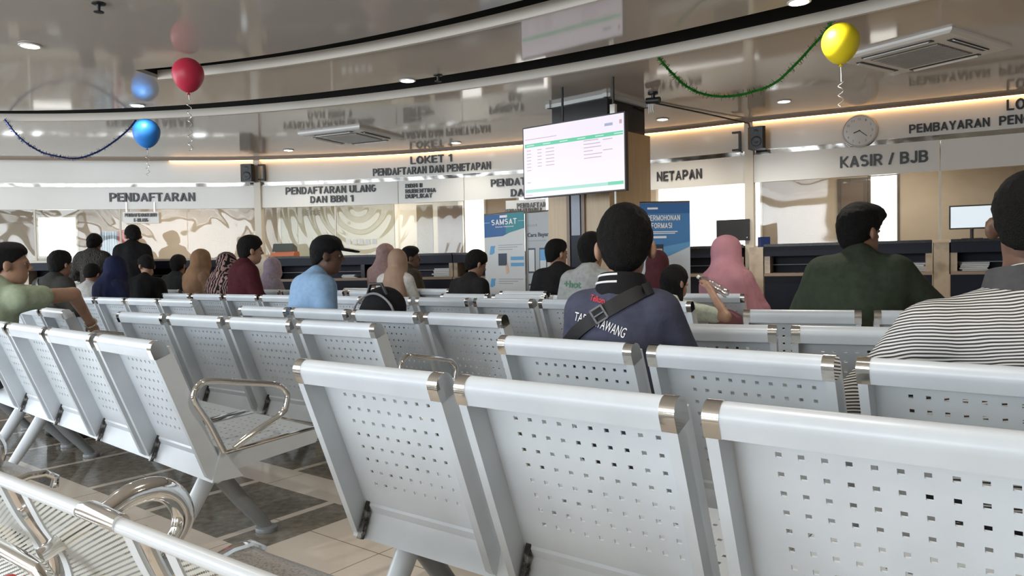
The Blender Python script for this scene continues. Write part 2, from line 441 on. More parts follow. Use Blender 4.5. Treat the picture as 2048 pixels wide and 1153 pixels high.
# ------------------------------------------------------------------ floor, ceilings, outer walls
o = MB().box((-0.8, 4.5, -0.05), (18.4, 17.4, 0.1)).build('floor', M['floor'], smooth=False); struct(o, 'polished floor of beige tiles with dark stone tile bands', 'floor')
ARC2 = catmull([(-9.5, 6.75), (-7.2, 7.70), (-5.9, 8.05), (-4.91, 8.19), (-4.08, 8.20), (-2.87, 7.98), (-1.84, 7.67), (-0.44, 7.10), (1.17, 6.15), (1.75, 5.68), (2.29, 5.25), (2.71, 4.88), (4.6, 3.1), (6.6, 1.0), (8.1, -0.7)], 8)
ARC1 = catmull([(p_.x, p_.y) for p_ in [atz(x_, y_, H3) for x_, y_ in ((324, 160), (541, 133), (700, 113.5), (1041, 38), (1201, 0))]] + [(2.0, 3.5), (4.0, 1.4), (6.0, -0.9), (8.1, -3.4)], 8)
def smooth_arc(P, deg, x0, x1):
    # fair the measured arc to one smooth curve between x0 and x1, straight beyond
    q = [p for p in P if x0 <= p.x <= x1]; c = np.polyfit([p.x for p in q], [p.y for p in q], deg); dc = np.polyder(c)
    out = []
    for i in range(121):
        x = P[0].x + (P[-1].x - P[0].x) * i / 120; xc = min(max(x, x0), x1)
        out.append(Vector((x, float(np.polyval(c, xc) + np.polyval(dc, xc) * (x - xc)), 0)))
    return out
ARC1 = smooth_arc(ARC1, 2, -3.5, 0.75); ARC2 = smooth_arc(ARC2, 4, -7.0, 2.9)
def offset_line(P, d):
    out = []
    for i, p in enumerate(P):
        t = (P[min(i + 1, len(P) - 1)] - P[max(i - 1, 0)]).normalized()
        out.append(Vector((p.x + t.y * d, p.y - t.x * d, 0)))     # d > 0: towards the camera
    return out
def poly_sheet(name, pts, z, th, m):
    bm = bmesh.new(); vs = [bm.verts.new((p[0], p[1], z)) for p in pts]; f = bm.faces.new(vs)
    r = bmesh.ops.extrude_face_region(bm, geom=[f])
    for v in [g for g in r['geom'] if isinstance(g, bmesh.types.BMVert)]: v.co.z += th
    bmesh.ops.triangulate(bm, faces=bm.faces[:]); bmesh.ops.recalc_face_normals(bm, faces=bm.faces[:])
    me = bpy.data.meshes.new(name); bm.to_mesh(me); bm.free(); me.materials.append(m)
    return link(name, me)
wl = [wp(WS[-1] * i / 120, 0.19) for i in range(121)]
struct(poly_sheet('ceiling', [(p.x, p.y) for p in ARC2] + [(p.x, p.y) for p in reversed(wl)], H3, 0.03, M['ceiling']), 'lowest glossy grey ceiling ring over the counters', 'ceiling')
NEAR2 = offset_line(ARC2, 0.52); NEAR1 = offset_line(ARC1, 0.31)
struct(poly_sheet('ceiling', [(p.x, p.y) for p in NEAR2 if p.x > -9.5] + [(p.x, p.y) for p in reversed(ARC1)] + [(p.x, p.y) for p in NEAR1] + [(7.9, -4), (-9.5, -4)], H3, 0.03, M['ceiling']), 'glossy grey ceiling over the benches with a curved slot', 'ceiling')
def upright_sheet(mb, P, z0, z1, th):
    Q = offset_line(P, -th); n = len(P); V = []; F = []
    for a, b in zip(P, Q): V += [(a.x, a.y, z0), (a.x, a.y, z1), (b.x, b.y, z1), (b.x, b.y, z0)]
    for i in range(n - 1):
        for k in range(4): F.append((4 * i + k, 4 * i + (k + 1) % 4, 4 * i + 4 + (k + 1) % 4, 4 * i + 4 + k))
    F += [(3, 2, 1, 0), (4 * n - 4, 4 * n - 3, 4 * n - 2, 4 * n - 1)]
    mb.add(V, F); return mb
struct(upright_sheet(MB(), offset_line(ARC2, 0.035), H3 - 0.012, H3 + 0.068, 0.035).build('trim_1', M['fascia']), 'cream curved edge trim of the far ceiling slot', 'trim')
struct(upright_sheet(MB(), offset_line(ARC1, 0.035), H3 - 0.012, H3 + 0.068, 0.035).build('trim_2', M['fascia']), 'cream curved edge trim of the near ceiling slot', 'trim')
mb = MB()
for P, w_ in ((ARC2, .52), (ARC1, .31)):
    upright_sheet(mb, offset_line(P, -0.01), H3 + 0.03, H3 + 0.45, 0.02); upright_sheet(mb, offset_line(P, w_ + .03), H3 + 0.03, H3 + 0.45, 0.02); upright_sheet(mb, offset_line(P, w_ + .04), H3 + .45, H3 + .47, w_ + .08)
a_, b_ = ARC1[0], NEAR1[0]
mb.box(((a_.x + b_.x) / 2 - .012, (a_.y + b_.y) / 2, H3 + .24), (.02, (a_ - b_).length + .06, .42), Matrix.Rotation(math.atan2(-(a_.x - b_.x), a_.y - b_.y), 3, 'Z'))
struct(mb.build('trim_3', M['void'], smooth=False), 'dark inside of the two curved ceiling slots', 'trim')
for x_, nm, lb, y0, y1 in ((-9.65, 'wall_left', 'cream left wall with a band of windows', -3.6, 9.0), (8.2, 'wall_right', 'cream right wall with a small window', 5.2, 6.4)):
    mb = MB(); mb.box((x_, 3.4, .43), (.1, 15, .86)).box((x_, 3.4, 3.12), (.1, 15, .96)).box((x_, (y0 - 4.1) / 2, 1.75), (.1, y0 + 4.1, 1.8)).box((x_, (y1 + 10.9) / 2, 1.75), (.1, 10.9 - y1, 1.8))
    for k in range(1, 4): mb.box((x_, y0 + (y1 - y0) * k / 4, 1.75), (.1, .12, 1.8))
    struct(mb.build(nm, M['cream'], smooth=False), lb, 'wall')
mb = MB()
mb.box((-.7, -4.05, 3.1), (17.9, 0.1, 0.9)); mb.box((-.7, -4.05, 0.2), (17.9, 0.1, 0.4))
for x in (-9.3, -6.4, -3.4): mb.box((x, -4.05, 1.6), (0.25, 0.1, 3.2))
mb.box((2.4, -4.05, 1.6), (11.6, 0.1, 3.2))
struct(mb.build('wall_back', M['cream'], smooth=False), 'cream wall behind the benches, glazed at its left end', 'wall')
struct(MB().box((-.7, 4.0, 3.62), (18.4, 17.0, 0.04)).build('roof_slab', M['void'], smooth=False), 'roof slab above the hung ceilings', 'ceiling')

# ------------------------------------------------------------------ counter wall: sign boards, glazing, counters
S_END = WS[-1]
SD1, SD2 = sat(519, 420), sat(1501, 380)
SL, SR = 0.3, S_END - 0.3
def board(name, s0, s1, z0, z1, off, th, m, label, cat='sign'):
    o = strip(MB(), s0, s1, z0, z1, off, th).build(name, m); tag(o, label, cat); return o
up = [board('header_panel', a, b, 2.45, H3 - 0.001, 0.05, 0.06, M['signwhite'], lb, 'sign board') for a, b, lb in (
    (SL, SD1 - .03, 'plain white upper panel over the left PENDAFTARAN counter'),
    (SD1 + .03, SD2 - .03, 'white upper panel reading LOKET 1 over the middle counters'),
    (SD2 + .03, SR, 'white upper panel over the KASIR counter at the right'))]
wall_text('LOKET 1', 821, 905, 311, 326.5, 0.05, M['letter'], up[1], 0.04)
wall_text('PENDAFTARAN DAN PENETAPAN', 746, 982, 331.5, 346.5, 0.05, M['letter'], up[1], 0.04)
wall_text('LOKET', 2013, 2110, 195, 217, 0.05, M['letter'], up[2], 0.04)
wall_text('PEMBAYARAN  PENGE', 1818, 2078, 238, 256, 0.05, M['letter'], up[2], 0.04)
mir = MB(); strip(mir, SL, SD1 - .03, 2.395, 2.45, 0.03, 0.04); strip(mir, SD1 + .03, SD2 - .03, 2.395, 2.45, 0.03, 0.04); strip(mir, SD2 + .03, SR, 2.395, 2.45, 0.03, 0.04)
struct(mir.build('trim_5', M['mirror']), 'mirror strip between the two rows of sign boards', 'trim')
s798, s930 = sat(799, 390), sat(931, 390)
s1880 = sat(1880, 320)
sg = {}
for key, a, b, lb in (('A', SL, SD1 - .03, 'white sign board reading PENDAFTARAN at the left'),
                      ('B', SD1 + .03, s798 - .004, 'white sign board reading PENDAFTARAN ULANG DAN BBN 1'),
                      ('C', s798 + .004, s930 - .004, 'white sign board reading BBN II RUBENTINA DUPLIKAT'),
                      ('D', s930 + .004, SD2 - .03, 'white sign board behind the column, ending in NETAPAN'),
                      ('E', SD2 + .03, s1880 - .004, 'white sign board reading KASIR / BJB'),
                      ('F', s1880 + .004, SR, 'blank white sign board at the right edge')):
    sg[key] = board('sign_board', a, b, 2.06, 2.395, 0.05, 0.06, M['signwhite'], lb, 'sign board')
wall_text('PENDAFTARAN', 219, 390, 386, 403.5, 0.05, M['letter'], sg['A'], 0.04)
wall_text('PENDAFTARAN ULANG', 571.5, 752.5, 372.5, 387, 0.05, M['letter'], sg['B'], 0.04)
wall_text('DAN BBN 1', 621, 707, 391.5, 405, 0.05, M['letter'], sg['B'], 0.04)
wall_text('BBN II', 811, 845, 367.5, 375.7, 0.05, M['letter'], sg['C'], 0.04)
wall_text('RUBENTINA', 811, 872, 377.6, 386, 0.05, M['letter'], sg['C'], 0.04)
wall_text('DUPLIKAT', 811, 865, 388, 396.5, 0.05, M['letter'], sg['C'], 0.04)
wall_text('PENDAT', 982, 1052, 357, 372, 0.05, M['letter'], sg['D'], 0.04)
wall_text('DA', 1022, 1048, 378, 393, 0.05, M['letter'], sg['D'], 0.04)
wall_text('NETAPAN', 1314, 1404, 341, 360, 0.05, M['letter'], sg['D'], 0.04)
wall_text('KASIR / BJB', 1680, 1855, 307, 330.5, 0.05, M['letter'], sg['E'], 0.04)
# vertical posts between the wall sections
for px, nm in ((519, 'trim_6'), (1501, 'trim_7')):
    s = sat(px, 400)
    struct(strip(MB(), s - .05, s + .05, 0.0, H3 - .001, 0.09, 0.14, 0.05).build(nm, M['cream'], smooth=False), 'pale post between two counter wall sections' + (' at the left' if px < 900 else ' at the right'), 'trim')
# LED cove strip
for a, b, lb in ((sat(342, 320), SD1 - .05, 'warm LED cove strip over the left wall section'), (SD1 + .05, SD2 - .05, 'warm LED cove strip over the middle wall section'), (SD2 + .05, SR, 'warm LED cove strip over the right wall section')):
    tag(strip(MB(), a, b, H3 - 0.020, H3 - 0.004, 0.085, 0.02).build('led_strip', M['led']), lb, 'light')
    
lip = MB(); cvb = MB(); strip(cvb, SL, SR, H3 + .02, H3 + .04, 0.2, 0.25); struct(cvb.build('trim_10', M['cream'], smooth=False), 'cream lining of the cove over the sign boards', 'trim'); strip(lip, SL, SR, H3 - 0.028, H3 + 0.02, 0.20, 0.03)
struct(lip.build('trim_8', mat('brown_trim', (0.20, 0.13, 0.08), 0.4)), 'brown lip in front of the LED cove', 'trim')

# acrylic panes (each a window of the structure)
GL = [(0, 70), (72, 241), (242, 375), (376, 512), (527, 596), (597, 672), (673, 797), (801, 930), (1322, 1498), (1506, 1700), (1701, 1878), (1882, 2046), (2048, 2200)]
for i, (a, b) in enumerate(GL):
    s0, s1 = sat(a, 450), sat(b, 450)
    if (a, b) == (1322, 1498): continue
    o = strip(MB(), s0, s1, 1.31, 2.058, 0.02, 0.004).build('window_%d' % (i + 1), M['acrylic'] if a < 520 or a > 1880 else M['acrylic_rings'] if a < 1000 else M['acrylic_calm'])
    struct(o, 'clear acrylic counter screen', 'window')
# white frames between panes
fr = MB()
for px in (71, 241.5, 525, 672.5, 1503, 1880):
    s = sat(px, 450); strip(fr, s - .012, s + .012, 1.30, 2.06, 0.03, 0.03)
struct(fr.build('trim_9', M['cream'], smooth=False), 'slim uprights between the counter screens', 'trim')

# back office wall, its windows and door
def bx(px0, px1, yt, yb, off, m, name, th=0.03, parent=None):
    s0, _ = wall_hit(px0, (yt + yb) / 2, off); s1, _ = wall_hit(px1, (yt + yb) / 2, off)
    zt = wall_hit((px0 + px1) / 2, yt, off)[1]; zb = wall_hit((px0 + px1) / 2, yb, off)[1]
    return strip(MB(), s0, s1, zb, zt, off + th, th).build(name, m, parent, smooth=False)
OFF = -2.6
struct(strip(MB(), 0.05, S_END - .05, 0.0, 2.62, OFF, 0.1).build('wall_far', M['office']), 'beige wall of the office behind the counters', 'wall')
struct(strip(MB(), 0.05, S_END - .05, 2.62, 2.66, -0.03, 2.75).build('ceiling', M['cream']), 'cream ceiling of the office behind the counters', 'ceiling')
for i, (a, b, yt, yb, lb) in enumerate(((78, 152, 436, 512, 'added glowing pane imitating a reflection in the left counter screen'), (1318, 1520, 352, 494, 'large sunlit window behind the NETAPAN counter'),  # first pane is added, imitating a bright reflection in the left screen
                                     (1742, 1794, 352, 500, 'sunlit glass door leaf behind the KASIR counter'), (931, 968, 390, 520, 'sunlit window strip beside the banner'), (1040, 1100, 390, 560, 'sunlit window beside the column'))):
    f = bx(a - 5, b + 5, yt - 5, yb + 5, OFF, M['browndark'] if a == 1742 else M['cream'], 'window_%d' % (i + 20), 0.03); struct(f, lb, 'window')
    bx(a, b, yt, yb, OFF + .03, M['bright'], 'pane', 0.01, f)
d1 = bx(1676, 1736, 357, 640, OFF + .002, M['browndark'], 'door_1', 0.05); struct(d1, 'dark brown door behind the KASIR counter', 'door')
bx(1683, 1727, 366, 620, OFF + .053, mat('brown_panel', (0.10, 0.065, 0.045), 0.4), 'door_panel', 0.01, d1)
for a, b, m_, lb in ((200, 236, mat('pale_blue_reflection', (0.45, 0.58, 0.72), 0.8), 'added pale blue sheet imitating a reflection in the left counter screen'), (237, 252, mat('red_reflection', (0.72, 0.16, 0.22), 0.8), 'added red sheet imitating a reflection in the left counter screen')):  # coloured sheets added behind the screen to imitate reflections on it
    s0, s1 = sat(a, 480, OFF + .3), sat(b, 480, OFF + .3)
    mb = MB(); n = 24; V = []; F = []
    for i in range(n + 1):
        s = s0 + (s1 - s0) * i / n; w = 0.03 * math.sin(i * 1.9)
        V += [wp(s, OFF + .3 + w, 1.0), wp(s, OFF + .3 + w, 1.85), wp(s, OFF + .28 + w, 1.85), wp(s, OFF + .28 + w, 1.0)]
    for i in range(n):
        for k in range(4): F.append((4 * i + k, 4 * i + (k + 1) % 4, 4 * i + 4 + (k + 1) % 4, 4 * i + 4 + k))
    tag(mb.add(V, F).build('upright_sheet', m_), lb, 'upright_sheet')
c1 = bx(800, 928, 404, 540, OFF + .06, M['cream'], 'office_cabinet', 0.3); tag(c1, 'cream office cabinet with dark doors behind the BBN II screen', 'cabinet')
bx(834, 866, 410, 506, OFF + .36, mat('brown_glass', (0.20, 0.16, 0.11), 0.15), 'door', 0.01, c1); bx(876, 926, 412, 506, OFF + .36, mat('brown_glass2', (0.17, 0.12, 0.09), 0.15), 'door', 0.01, c1)
pb = bx(556, 790, 404, 520, OFF + .06, mat('olive_partition', (0.42, 0.40, 0.30), 0.3), 'office_partition', 0.04); tag(pb, 'olive grey office partition behind the ETLE screen', 'partition')
bx(672, 676, 404, 520, OFF + .1, M['cream'], 'upright', 0.02, pb); bx(556, 562, 404, 520, OFF + .1, M['cream'], 'upright', 0.02, pb)

# ledge, transaction opening and base of each counter section
def counter(s0, s1, label, ledge_m, i):
    r = empty('counter_section', wp((s0 + s1) / 2, 0.3, 0), 0, label, 'counter')
    def pt(name, z0, z1, off, th, m, a=s0, b=s1):
        o = strip(MB(), a, b, z0, z1, off, th).build(name, m, r, smooth=False)
        o.matrix_parent_inverse = Matrix.Translation(-r.location); return o
    pt('base', 0.0, 0.93, 0.42, 0.06, M['navy']); pt('work_surface', 0.93, 0.965, 0.45, 0.75, M['desk'])
    pt('ledge', 1.27, 1.30, 0.46, 0.48, ledge_m); pt('ledge_front', 1.16, 1.27, 0.44, 0.03, M['navy'])
    pt('inner_shelf', 1.055, 1.065, 0.20, 0.13, M['steel_dark']); pt('added_dark_board', 0.966, 1.27, 0.05, 0.02, M['navy'])  # the upright navy board is added to keep the transaction opening dark
    n = max(2, int((s1 - s0) / 1.3) + 1)
    for k in range(n):
        s = s0 + 0.03 + (s1 - s0 - 0.06) * k / (n - 1)
        pt('support', 0.965, 1.16, 0.42, 0.30, M['marble'] if k in (0, n - 1) else M['granite'], s - .03, s + .03)
    return r
counter(SL, sat(70, 540), 'counter section at the far left end', M['cream'], 0)
counter(sat(72, 540), SD1 - .06, 'counter section with pale ledge under the PENDAFTARAN sign', M['cream'], 1)
counter(SD1 + .3, sat(930, 540), 'counter section with dark front under the PENDAFTARAN ULANG sign', M['granite'], 2)
counter(sat(932, 540), SD2 - .06, 'counter section with dark front behind the column', M['granite'], 3)
counter(SD2 + .22, sat(1862, 530), 'counter section with dark front under the KASIR sign', M['granite'], 4)
counter(sat(1898, 520), SR, 'counter section with dark front below the small monitor', M['granite'], 5)
for s0, s1, lb in ((SD1 + .06, SD1 + .29, 'pale pillar stub at the left end of the middle counter'), (SD2 + .06, SD2 + .21, 'beige marble pillar stub left of the KASIR counter'), (sat(1863, 530) + .01, sat(1897, 520) - .01, 'beige marble pillar stub between the right counters')):
    tag(strip(MB(), s0, s1, 0, 1.27, 0.44, 0.42).build('marble_pillar', M['marble'], smooth=False), lb, 'pillar')

# things lying on the counters
def on_counter(px, py=545, off=0.25): return wp(sat(px, py, off), off)
def wall_dir(px, off=0.1):
    s = sat(px, 450, off); a, b = wp(s - .1, off), wp(s + .1, off); return math.atan2(b.y - a.y, b.x - a.x)
for px, w, h, lb in ((705, 0.22, 0.05, 'pile of papers in the opening of the middle counter, left one'), (762, 0.18, 0.09, 'white paper stack in the opening of the middle counter'), (892, 0.30, 0.12, 'crumpled white papers in the opening beside the olive shirted man'),
                     (1830, 0.25, 0.09, 'white papers in the opening of the KASIR counter'), (1945, 0.25, 0.09, 'white papers in the opening of the far right counter'), (145, 0.3, 0.09, 'white papers in the opening of the left counter')):
    p = on_counter(px); mb = MB()
    for k in range(5):
        mb.box((random.uniform(-.02, .02), random.uniform(-.02, .02), h * (k + .5) / 5), (w, .2, h / 6), Matrix.Rotation(random.uniform(-.3, .3), 3, 'Z'))
    o = mb.build('paper_stack', M['paper'], smooth=False); o.location = (p.x, p.y, 0.966); o.rotation_euler.z = wall_dir(px); tag(o, lb, 'papers')
# printer-like box with orange folders on the ledge left of the middle counter
p = wp(sat(570, 505, .25), .25)
o = MB().box((0, 0, .03), (.36, .24, .05)).box((.03, .01, .065), (.3, .2, .02)).build('document_tray', mat('orange_plastic', (0.62, 0.16, 0.05), 0.5), smooth=False); o.location = (p.x, p.y, 1.301); o.rotation_euler.z = wall_dir(570); tag(o, 'orange document tray on the left end of the middle counter', 'tray')
o = MB().prism([(-.12, 0), (.12, 0), (.10, .07), (-.06, .12)], -.15, .15).build('desk_machine', mat('dark_grey_plastic', (0.07, .085, .08), .4), smooth=False); o.location = (p.x, p.y, 1.377); o.rotation_euler.z = wall_dir(570); tag(o, 'dark desk machine on top of the orange tray', 'machine')

def monitor(px, off, zc, w, h, label, front=True, z_base=1.302, tilt=0):
    s = sat(px, 450, off); p = wp(s, off); r = empty('computer_monitor', (p.x, p.y, z_base), wall_dir(px, off), label, 'monitor')
    MB().box((0, .0, zc - z_base), (w, .03, h)).build('casing', M['black'], r, smooth=False)
    if front:
        MB().box((0, -.017, zc - z_base), (w - .03, .004, h - .03)).build('screen', mat('blue_white_screen', (.02, .02, .02), .3, emit=(.80, .90, 1.0), estr=1.05), r, smooth=False)
    MB().tube([(0, .03, 0.0), (0, .03, zc - z_base)], .018).build('neck', M['black'], r)
    MB().box((0, .02, .006), (.2, .16, .012)).build('foot', M['black'], r, smooth=False)
    return r
monitor(1944, -.05, 1.545, .43, .26, 'small lit monitor on the far right counter', True, 1.302)
m_ = monitor(1466, .1, 1.49, .40, .26, 'back of a dark monitor in front of the bright window', False, 1.302)
for x in (-.17, .17): MB().sphere((x, -.018, .09), .012, 6).build('screw', M['chrome'], m_)
o = MB().box((0, 0, .06), (.11, .11, .12)).build('blue_box', mat('blue_card', (.02, .04, .16), .5), smooth=False); p = wp(sat(1528, 490, .25), .25); o.location = (p.x, p.y, 1.271); tag(o, 'small dark blue box on the marble pillar', 'box')

# small hanging sign in the left section, ETLE lettering and notices
def plate(px0, px1, yt, yb, off, m, name, label, cat='sign'):
    o = bx(px0, px1, yt, yb, off, m, name, 0.008); tag(o, label, cat); return o
ps = plate(246, 318, 424, 447, .07, M['signwhite'], 'hanging_notice', 'small white notice hanging below the PENDAFTARAN sign')
wall_text('PENDAFTARAN BBN', 250, 313, 427, 434, .078, M['letter_grey'], ps, .02); wall_text('E-TILANG', 268, 296, 437, 444, .078, M['letter_grey'], ps, .02)
bx(252, 253.5, 405, 425, .07, M['chrome'], 'hanger', .004, ps); bx(308, 309.5, 405, 425, .07, M['chrome'], 'hanger', .004, ps)
e = wall_text('ETLE', 611, 640, 421, 431, .03, M['letter_grey'], None, .03, 'window_lettering', 1.2); tag(e, 'grey ETLE lettering stuck on the acrylic screen', 'lettering')
pn = plate(1012, 1092, 400, 428, .07, M['signwhite'], 'notice_panel', 'white notice panel reading PENDAFTAR below the sign beside the column')
wall_text('PENDAFTAR', 1034, 1092, 405.5, 415.5, .078, M['letter_grey'], pn, .02, spacing=1.1); wall_text('KENDARAAN BARU &', 1010, 1084, 417, 424.5, .078, M['letter_grey'], pn, .02)
for i in range(5):
    a = 692 + i * 13
    tag(bx(a, a + 9, 478 + (i % 2), 489, .03, M['paper'], 'taped_note', .002), 'small white note taped on the screen near the cap, %s' % ['first from the left', 'second from the left', 'third, in the middle', 'fourth from the left', 'last on the right'][i], 'note')

# ------------------------------------------------------------------ wall speakers, clock, ceiling things
def speaker(px, py, label, flip):
    s, z = wall_hit(px, py, .20); p = wp(s, .20); r = empty('wall_speaker', (p.x, p.y, z), wall_dir(px), label, 'speaker', 'black wall speakers')
    w, h, d = .20, .26, .17
    poly = [(-d / 2, -h / 2), (d / 2, -h / 2), (d / 2, h / 2), (-d / 2, h / 2)]
    mb = MB(); c = .03
    mb.add([(x, y, zz) for zz in (-h / 2, h / 2) for x, y in ((-w / 2 + c, -d / 2), (w / 2 - c, -d / 2), (w / 2, -d / 2 + c), (w / 2 - .03, d / 2), (-w / 2 + .03, d / 2), (-w / 2, -d / 2 + c))],
           [(5, 4, 3, 2, 1, 0), (6, 7, 8, 9, 10, 11)] + [(k, (k + 1) % 6, 6 + (k + 1) % 6, 6 + k) for k in range(6)])
    mb.build('cabinet', M['black'], r, smooth=False)
    MB().lathe([(.055, 0), (.06, .006), (.05, .01), (.02, .004), (.001, .004)], 20, (0, -d / 2 - .001, -.045), Matrix.Rotation(math.pi / 2, 3, 'X')).build('woofer', M['black'], r)
    MB().lathe([(.025, 0), (.027, .005), (.001, .008)], 16, (0, -d / 2 - .001, .07), Matrix.Rotation(math.pi / 2, 3, 'X')).build('tweeter', M['black'], r)
    MB().box((.0, d / 2 + .035, 0), (.04, .07, .06)).build('bracket', M['black'], r, smooth=False)
speaker(497, 347, 'black wall speaker left of the post by the PENDAFTARAN sign', 0)
speaker(1515, 277, 'black wall speaker right of the post by the KASIR sign', 1)
for px, y0, y1, lb in ((529, 329, 362, 'empty black speaker bracket right of the left post'), (1480, 263, 303, 'empty black speaker bracket left of the right post')):
    s, z0 = wall_hit(px, y1, .1); z1 = wall_hit(px, y0, .1)[1]; p = wp(s, .1)
    mb = MB().box((0, 0, (z0 + z1) / 2), (.025, .05, z1 - z0)).box((-.04, 0, z1 - .01), (.1, .05, .02)).box((-.04, 0, z0 + .02), (.1, .05, .02))
    o = mb.build('speaker_bracket', M['black'], smooth=False); o.location = (p.x, p.y, 0); o.rotation_euler.z = wall_dir(px); tag(o, lb, 'bracket')
# clock
s, z = wall_hit(1719, 262, .08); p = wp(s, .08); R_ = Matrix.Rotation(math.pi / 2, 3, 'X')
ck = empty('wall_clock', (p.x, p.y, z), wall_dir(1719), 'round white wall clock above the KASIR sign', 'clock')
MB().lathe([(.17, -.02), (.185, -.005), (.185, .015), (.172, .025), (.168, .012), (.165, .012), (.001, .012)], 48, (0, 0, 0), R_).build('case', mat('clock_grey', (.52, .50, .48), .3), ck)
MB().lathe([(.164, .0125), (.001, .0135)], 48, (0, 0, 0), R_).build('dial', mat('clock_dial', (.62, .60, .57), .12), ck)
mb = MB()
for k in range(12):
    a = math.radians(30 * (k + 1)); c = Vector((math.sin(a) * .132, -.014, math.cos(a) * .132)); t = str(k + 1); w = .014 * len(t)
    flat_text(mb, t, c - Vector((w / 2, 0, .013)), Vector((1, 0, 0)), Vector((0, 0, 1)), w, .026, .0005)
mb.build('numerals', mat('clock_numerals', (.25, .23, .22), .5), ck, smooth=False)
for nm, a, L, w in (('hour_hand', 250, .075, .012), ('minute_hand', 130, .11, .008)):
    MB().box((0, -.017, L / 2 - .01), (w, .002, L), None).build(nm, M['black'], ck, smooth=False).rotation_euler = (0, math.radians(a), 0)

def downlight(px, py, z, label, power=40):
    p = atz(px, py, z); r = empty('ceiling_downlight', (p.x, p.y, z), 0, label, 'ceiling light', 'recessed ceiling downlights')
    MB().lathe([(.075, -.004), (.075, -.009), (.062, -.012), (.058, -.006), (.058, -.004)], 28).build('rim', M['white'], r)
    MB().lathe([(.057, -.005), (.03, -.012), (.001, -.014)], 24).build('lens', M['lamp'], r)
    l = bpy.data.lights.new('downlight_beam', 'SPOT'); l.energy = power; l.spot_size = math.radians(150); l.spot_blend = .8; l.color = (1, .93, .82); l.shadow_soft_size = .05
    lo = bpy.data.objects.new('downlight_beam', l); COL.objects.link(lo); lo.parent = r; lo.location = (0, 0, -.03)
for px, py, z, lb in ((60, 90, H3, 'downlight at the far left of the ceiling'), (275, 210, H3, 'downlight above the blue balloon'), (577, 300, H3, 'downlight over the left post'), (912, 285, H3, 'downlight above the LOKET 1 sign'),
                      (815, 160, H3, 'downlight beside the far curved ceiling slot'), (1568, 202, H3, 'downlight right of the column under the green garland'), (1598, 2, H3, 'downlight at the top edge near the yellow balloon'), (1325, 238, H3, 'downlight just right of the column')):
    downlight(px, py, z, lb, 10 if px == 275 else 85 if px > 1200 else 40)

for x_, y_, lb in ((-2.6, 2.6, 'added unseen downlight of the near ceiling, left of the viewer'), (0.2, 1.6, 'added unseen downlight of the near ceiling, straight overhead'), (2.6, 0.6, 'added unseen downlight of the near ceiling, right of the viewer'), (-1.0, -1.2, 'added unseen downlight of the near ceiling, behind the viewer')):  # downlights out of view, added to brighten the benches and ceiling
    d_ = Vector((x_, y_, H3)) - Vector((0, 0, HC)); w_ = d_.dot(_F)
    downlight(1024 + FPX * d_.dot(_R) / w_, 576.5 - FPX * d_.dot(_U) / w_, H3, lb, 75 if x_ > 0 else 45)
def aircon(corners_px, label):
    # square ceiling cassette, from the centre and one side direction
    P = [atz(x, y, H3) for x, y in corners_px]
    c = sum(P, Vector()) / len(P); d = (P[1] - P[0]); ang = math.atan2(d.y, d.x)
    r = empty('ceiling_air_conditioner', (c.x, c.y, H3), ang, label, 'air conditioner', 'ceiling cassette air conditioners')
    mb = MB(); S = .47
    prof = [(S, 0), (S, -.02), (S - .03, -.035), (.30, -.04)]
    V = [];F = []
    for rr, zz in prof:
        V += [(-rr, -rr, zz), (rr, -rr, zz), (rr, rr, zz), (-rr, rr, zz)]
    for i in range(3):
        for k in range(4): F.append((4 * i + k, 4 * i + (k + 1) % 4, 4 * i + 4 + (k + 1) % 4, 4 * i + 4 + k))
    mb.add(V, F + [(0, 3, 2, 1), (12, 13, 14, 15)]).build('panel', M['white'], r, smooth=False)
    for k in range(4):
        a = k * math.pi / 2; c_ = Vector((math.cos(a) * .365, math.sin(a) * .365, -.037))
        MB().box(c_, (.05, .56, .012), Matrix.Rotation(a, 3, 'Z')).build('air_slot', M['black'], r, smooth=False)
        MB().box(c_ + Vector((math.cos(a) * .012, math.sin(a) * .012, -.008)), (.03, .52, .006), Matrix.Rotation(a, 3, 'Z') @ Matrix.Rotation(.5, 3, 'Y')).build('flap', M['white'], r, smooth=False)
    mb = MB()
    mb.box((0, 0, -.041), (.54, .54, .008))
    mb.build('intake_back', mat('grille_dark', (.16, .15, .14), .5), r, smooth=False)
    mb = MB()
    for k in range(17): mb.box((0, -.25 + .031 * k, -.048), (.52, .012, .008))
    mb.build('grille', mat('grille_grey', (.42, .40, .37), .5), r, smooth=False)
aircon([(1722, 105), (1885, 62), (1968, 100), (1800, 138)], 'white ceiling cassette air conditioner beside the yellow balloon')
aircon([(622, 268), (715, 257), (790, 270), (690, 284)], 'white ceiling cassette air conditioner above the LOKET 1 sign')

# sprinklers
for px, py, z, lb in ((197, 6, H3, 'small dark sprinkler head at the top left of the ceiling'), (876, 150, H3, 'small dark sprinkler head near the middle downlight')):
    p = atz(px, py, z); mb = MB().lathe([(.04, 0), (.04, -.008), (.012, -.012), (.010, -.05), (.03, -.053), (.03, -.058), (.001, -.06)], 16)
    o = mb.build('sprinkler_head', M['black']); o.location = p; tag(o, lb, 'sprinkler')
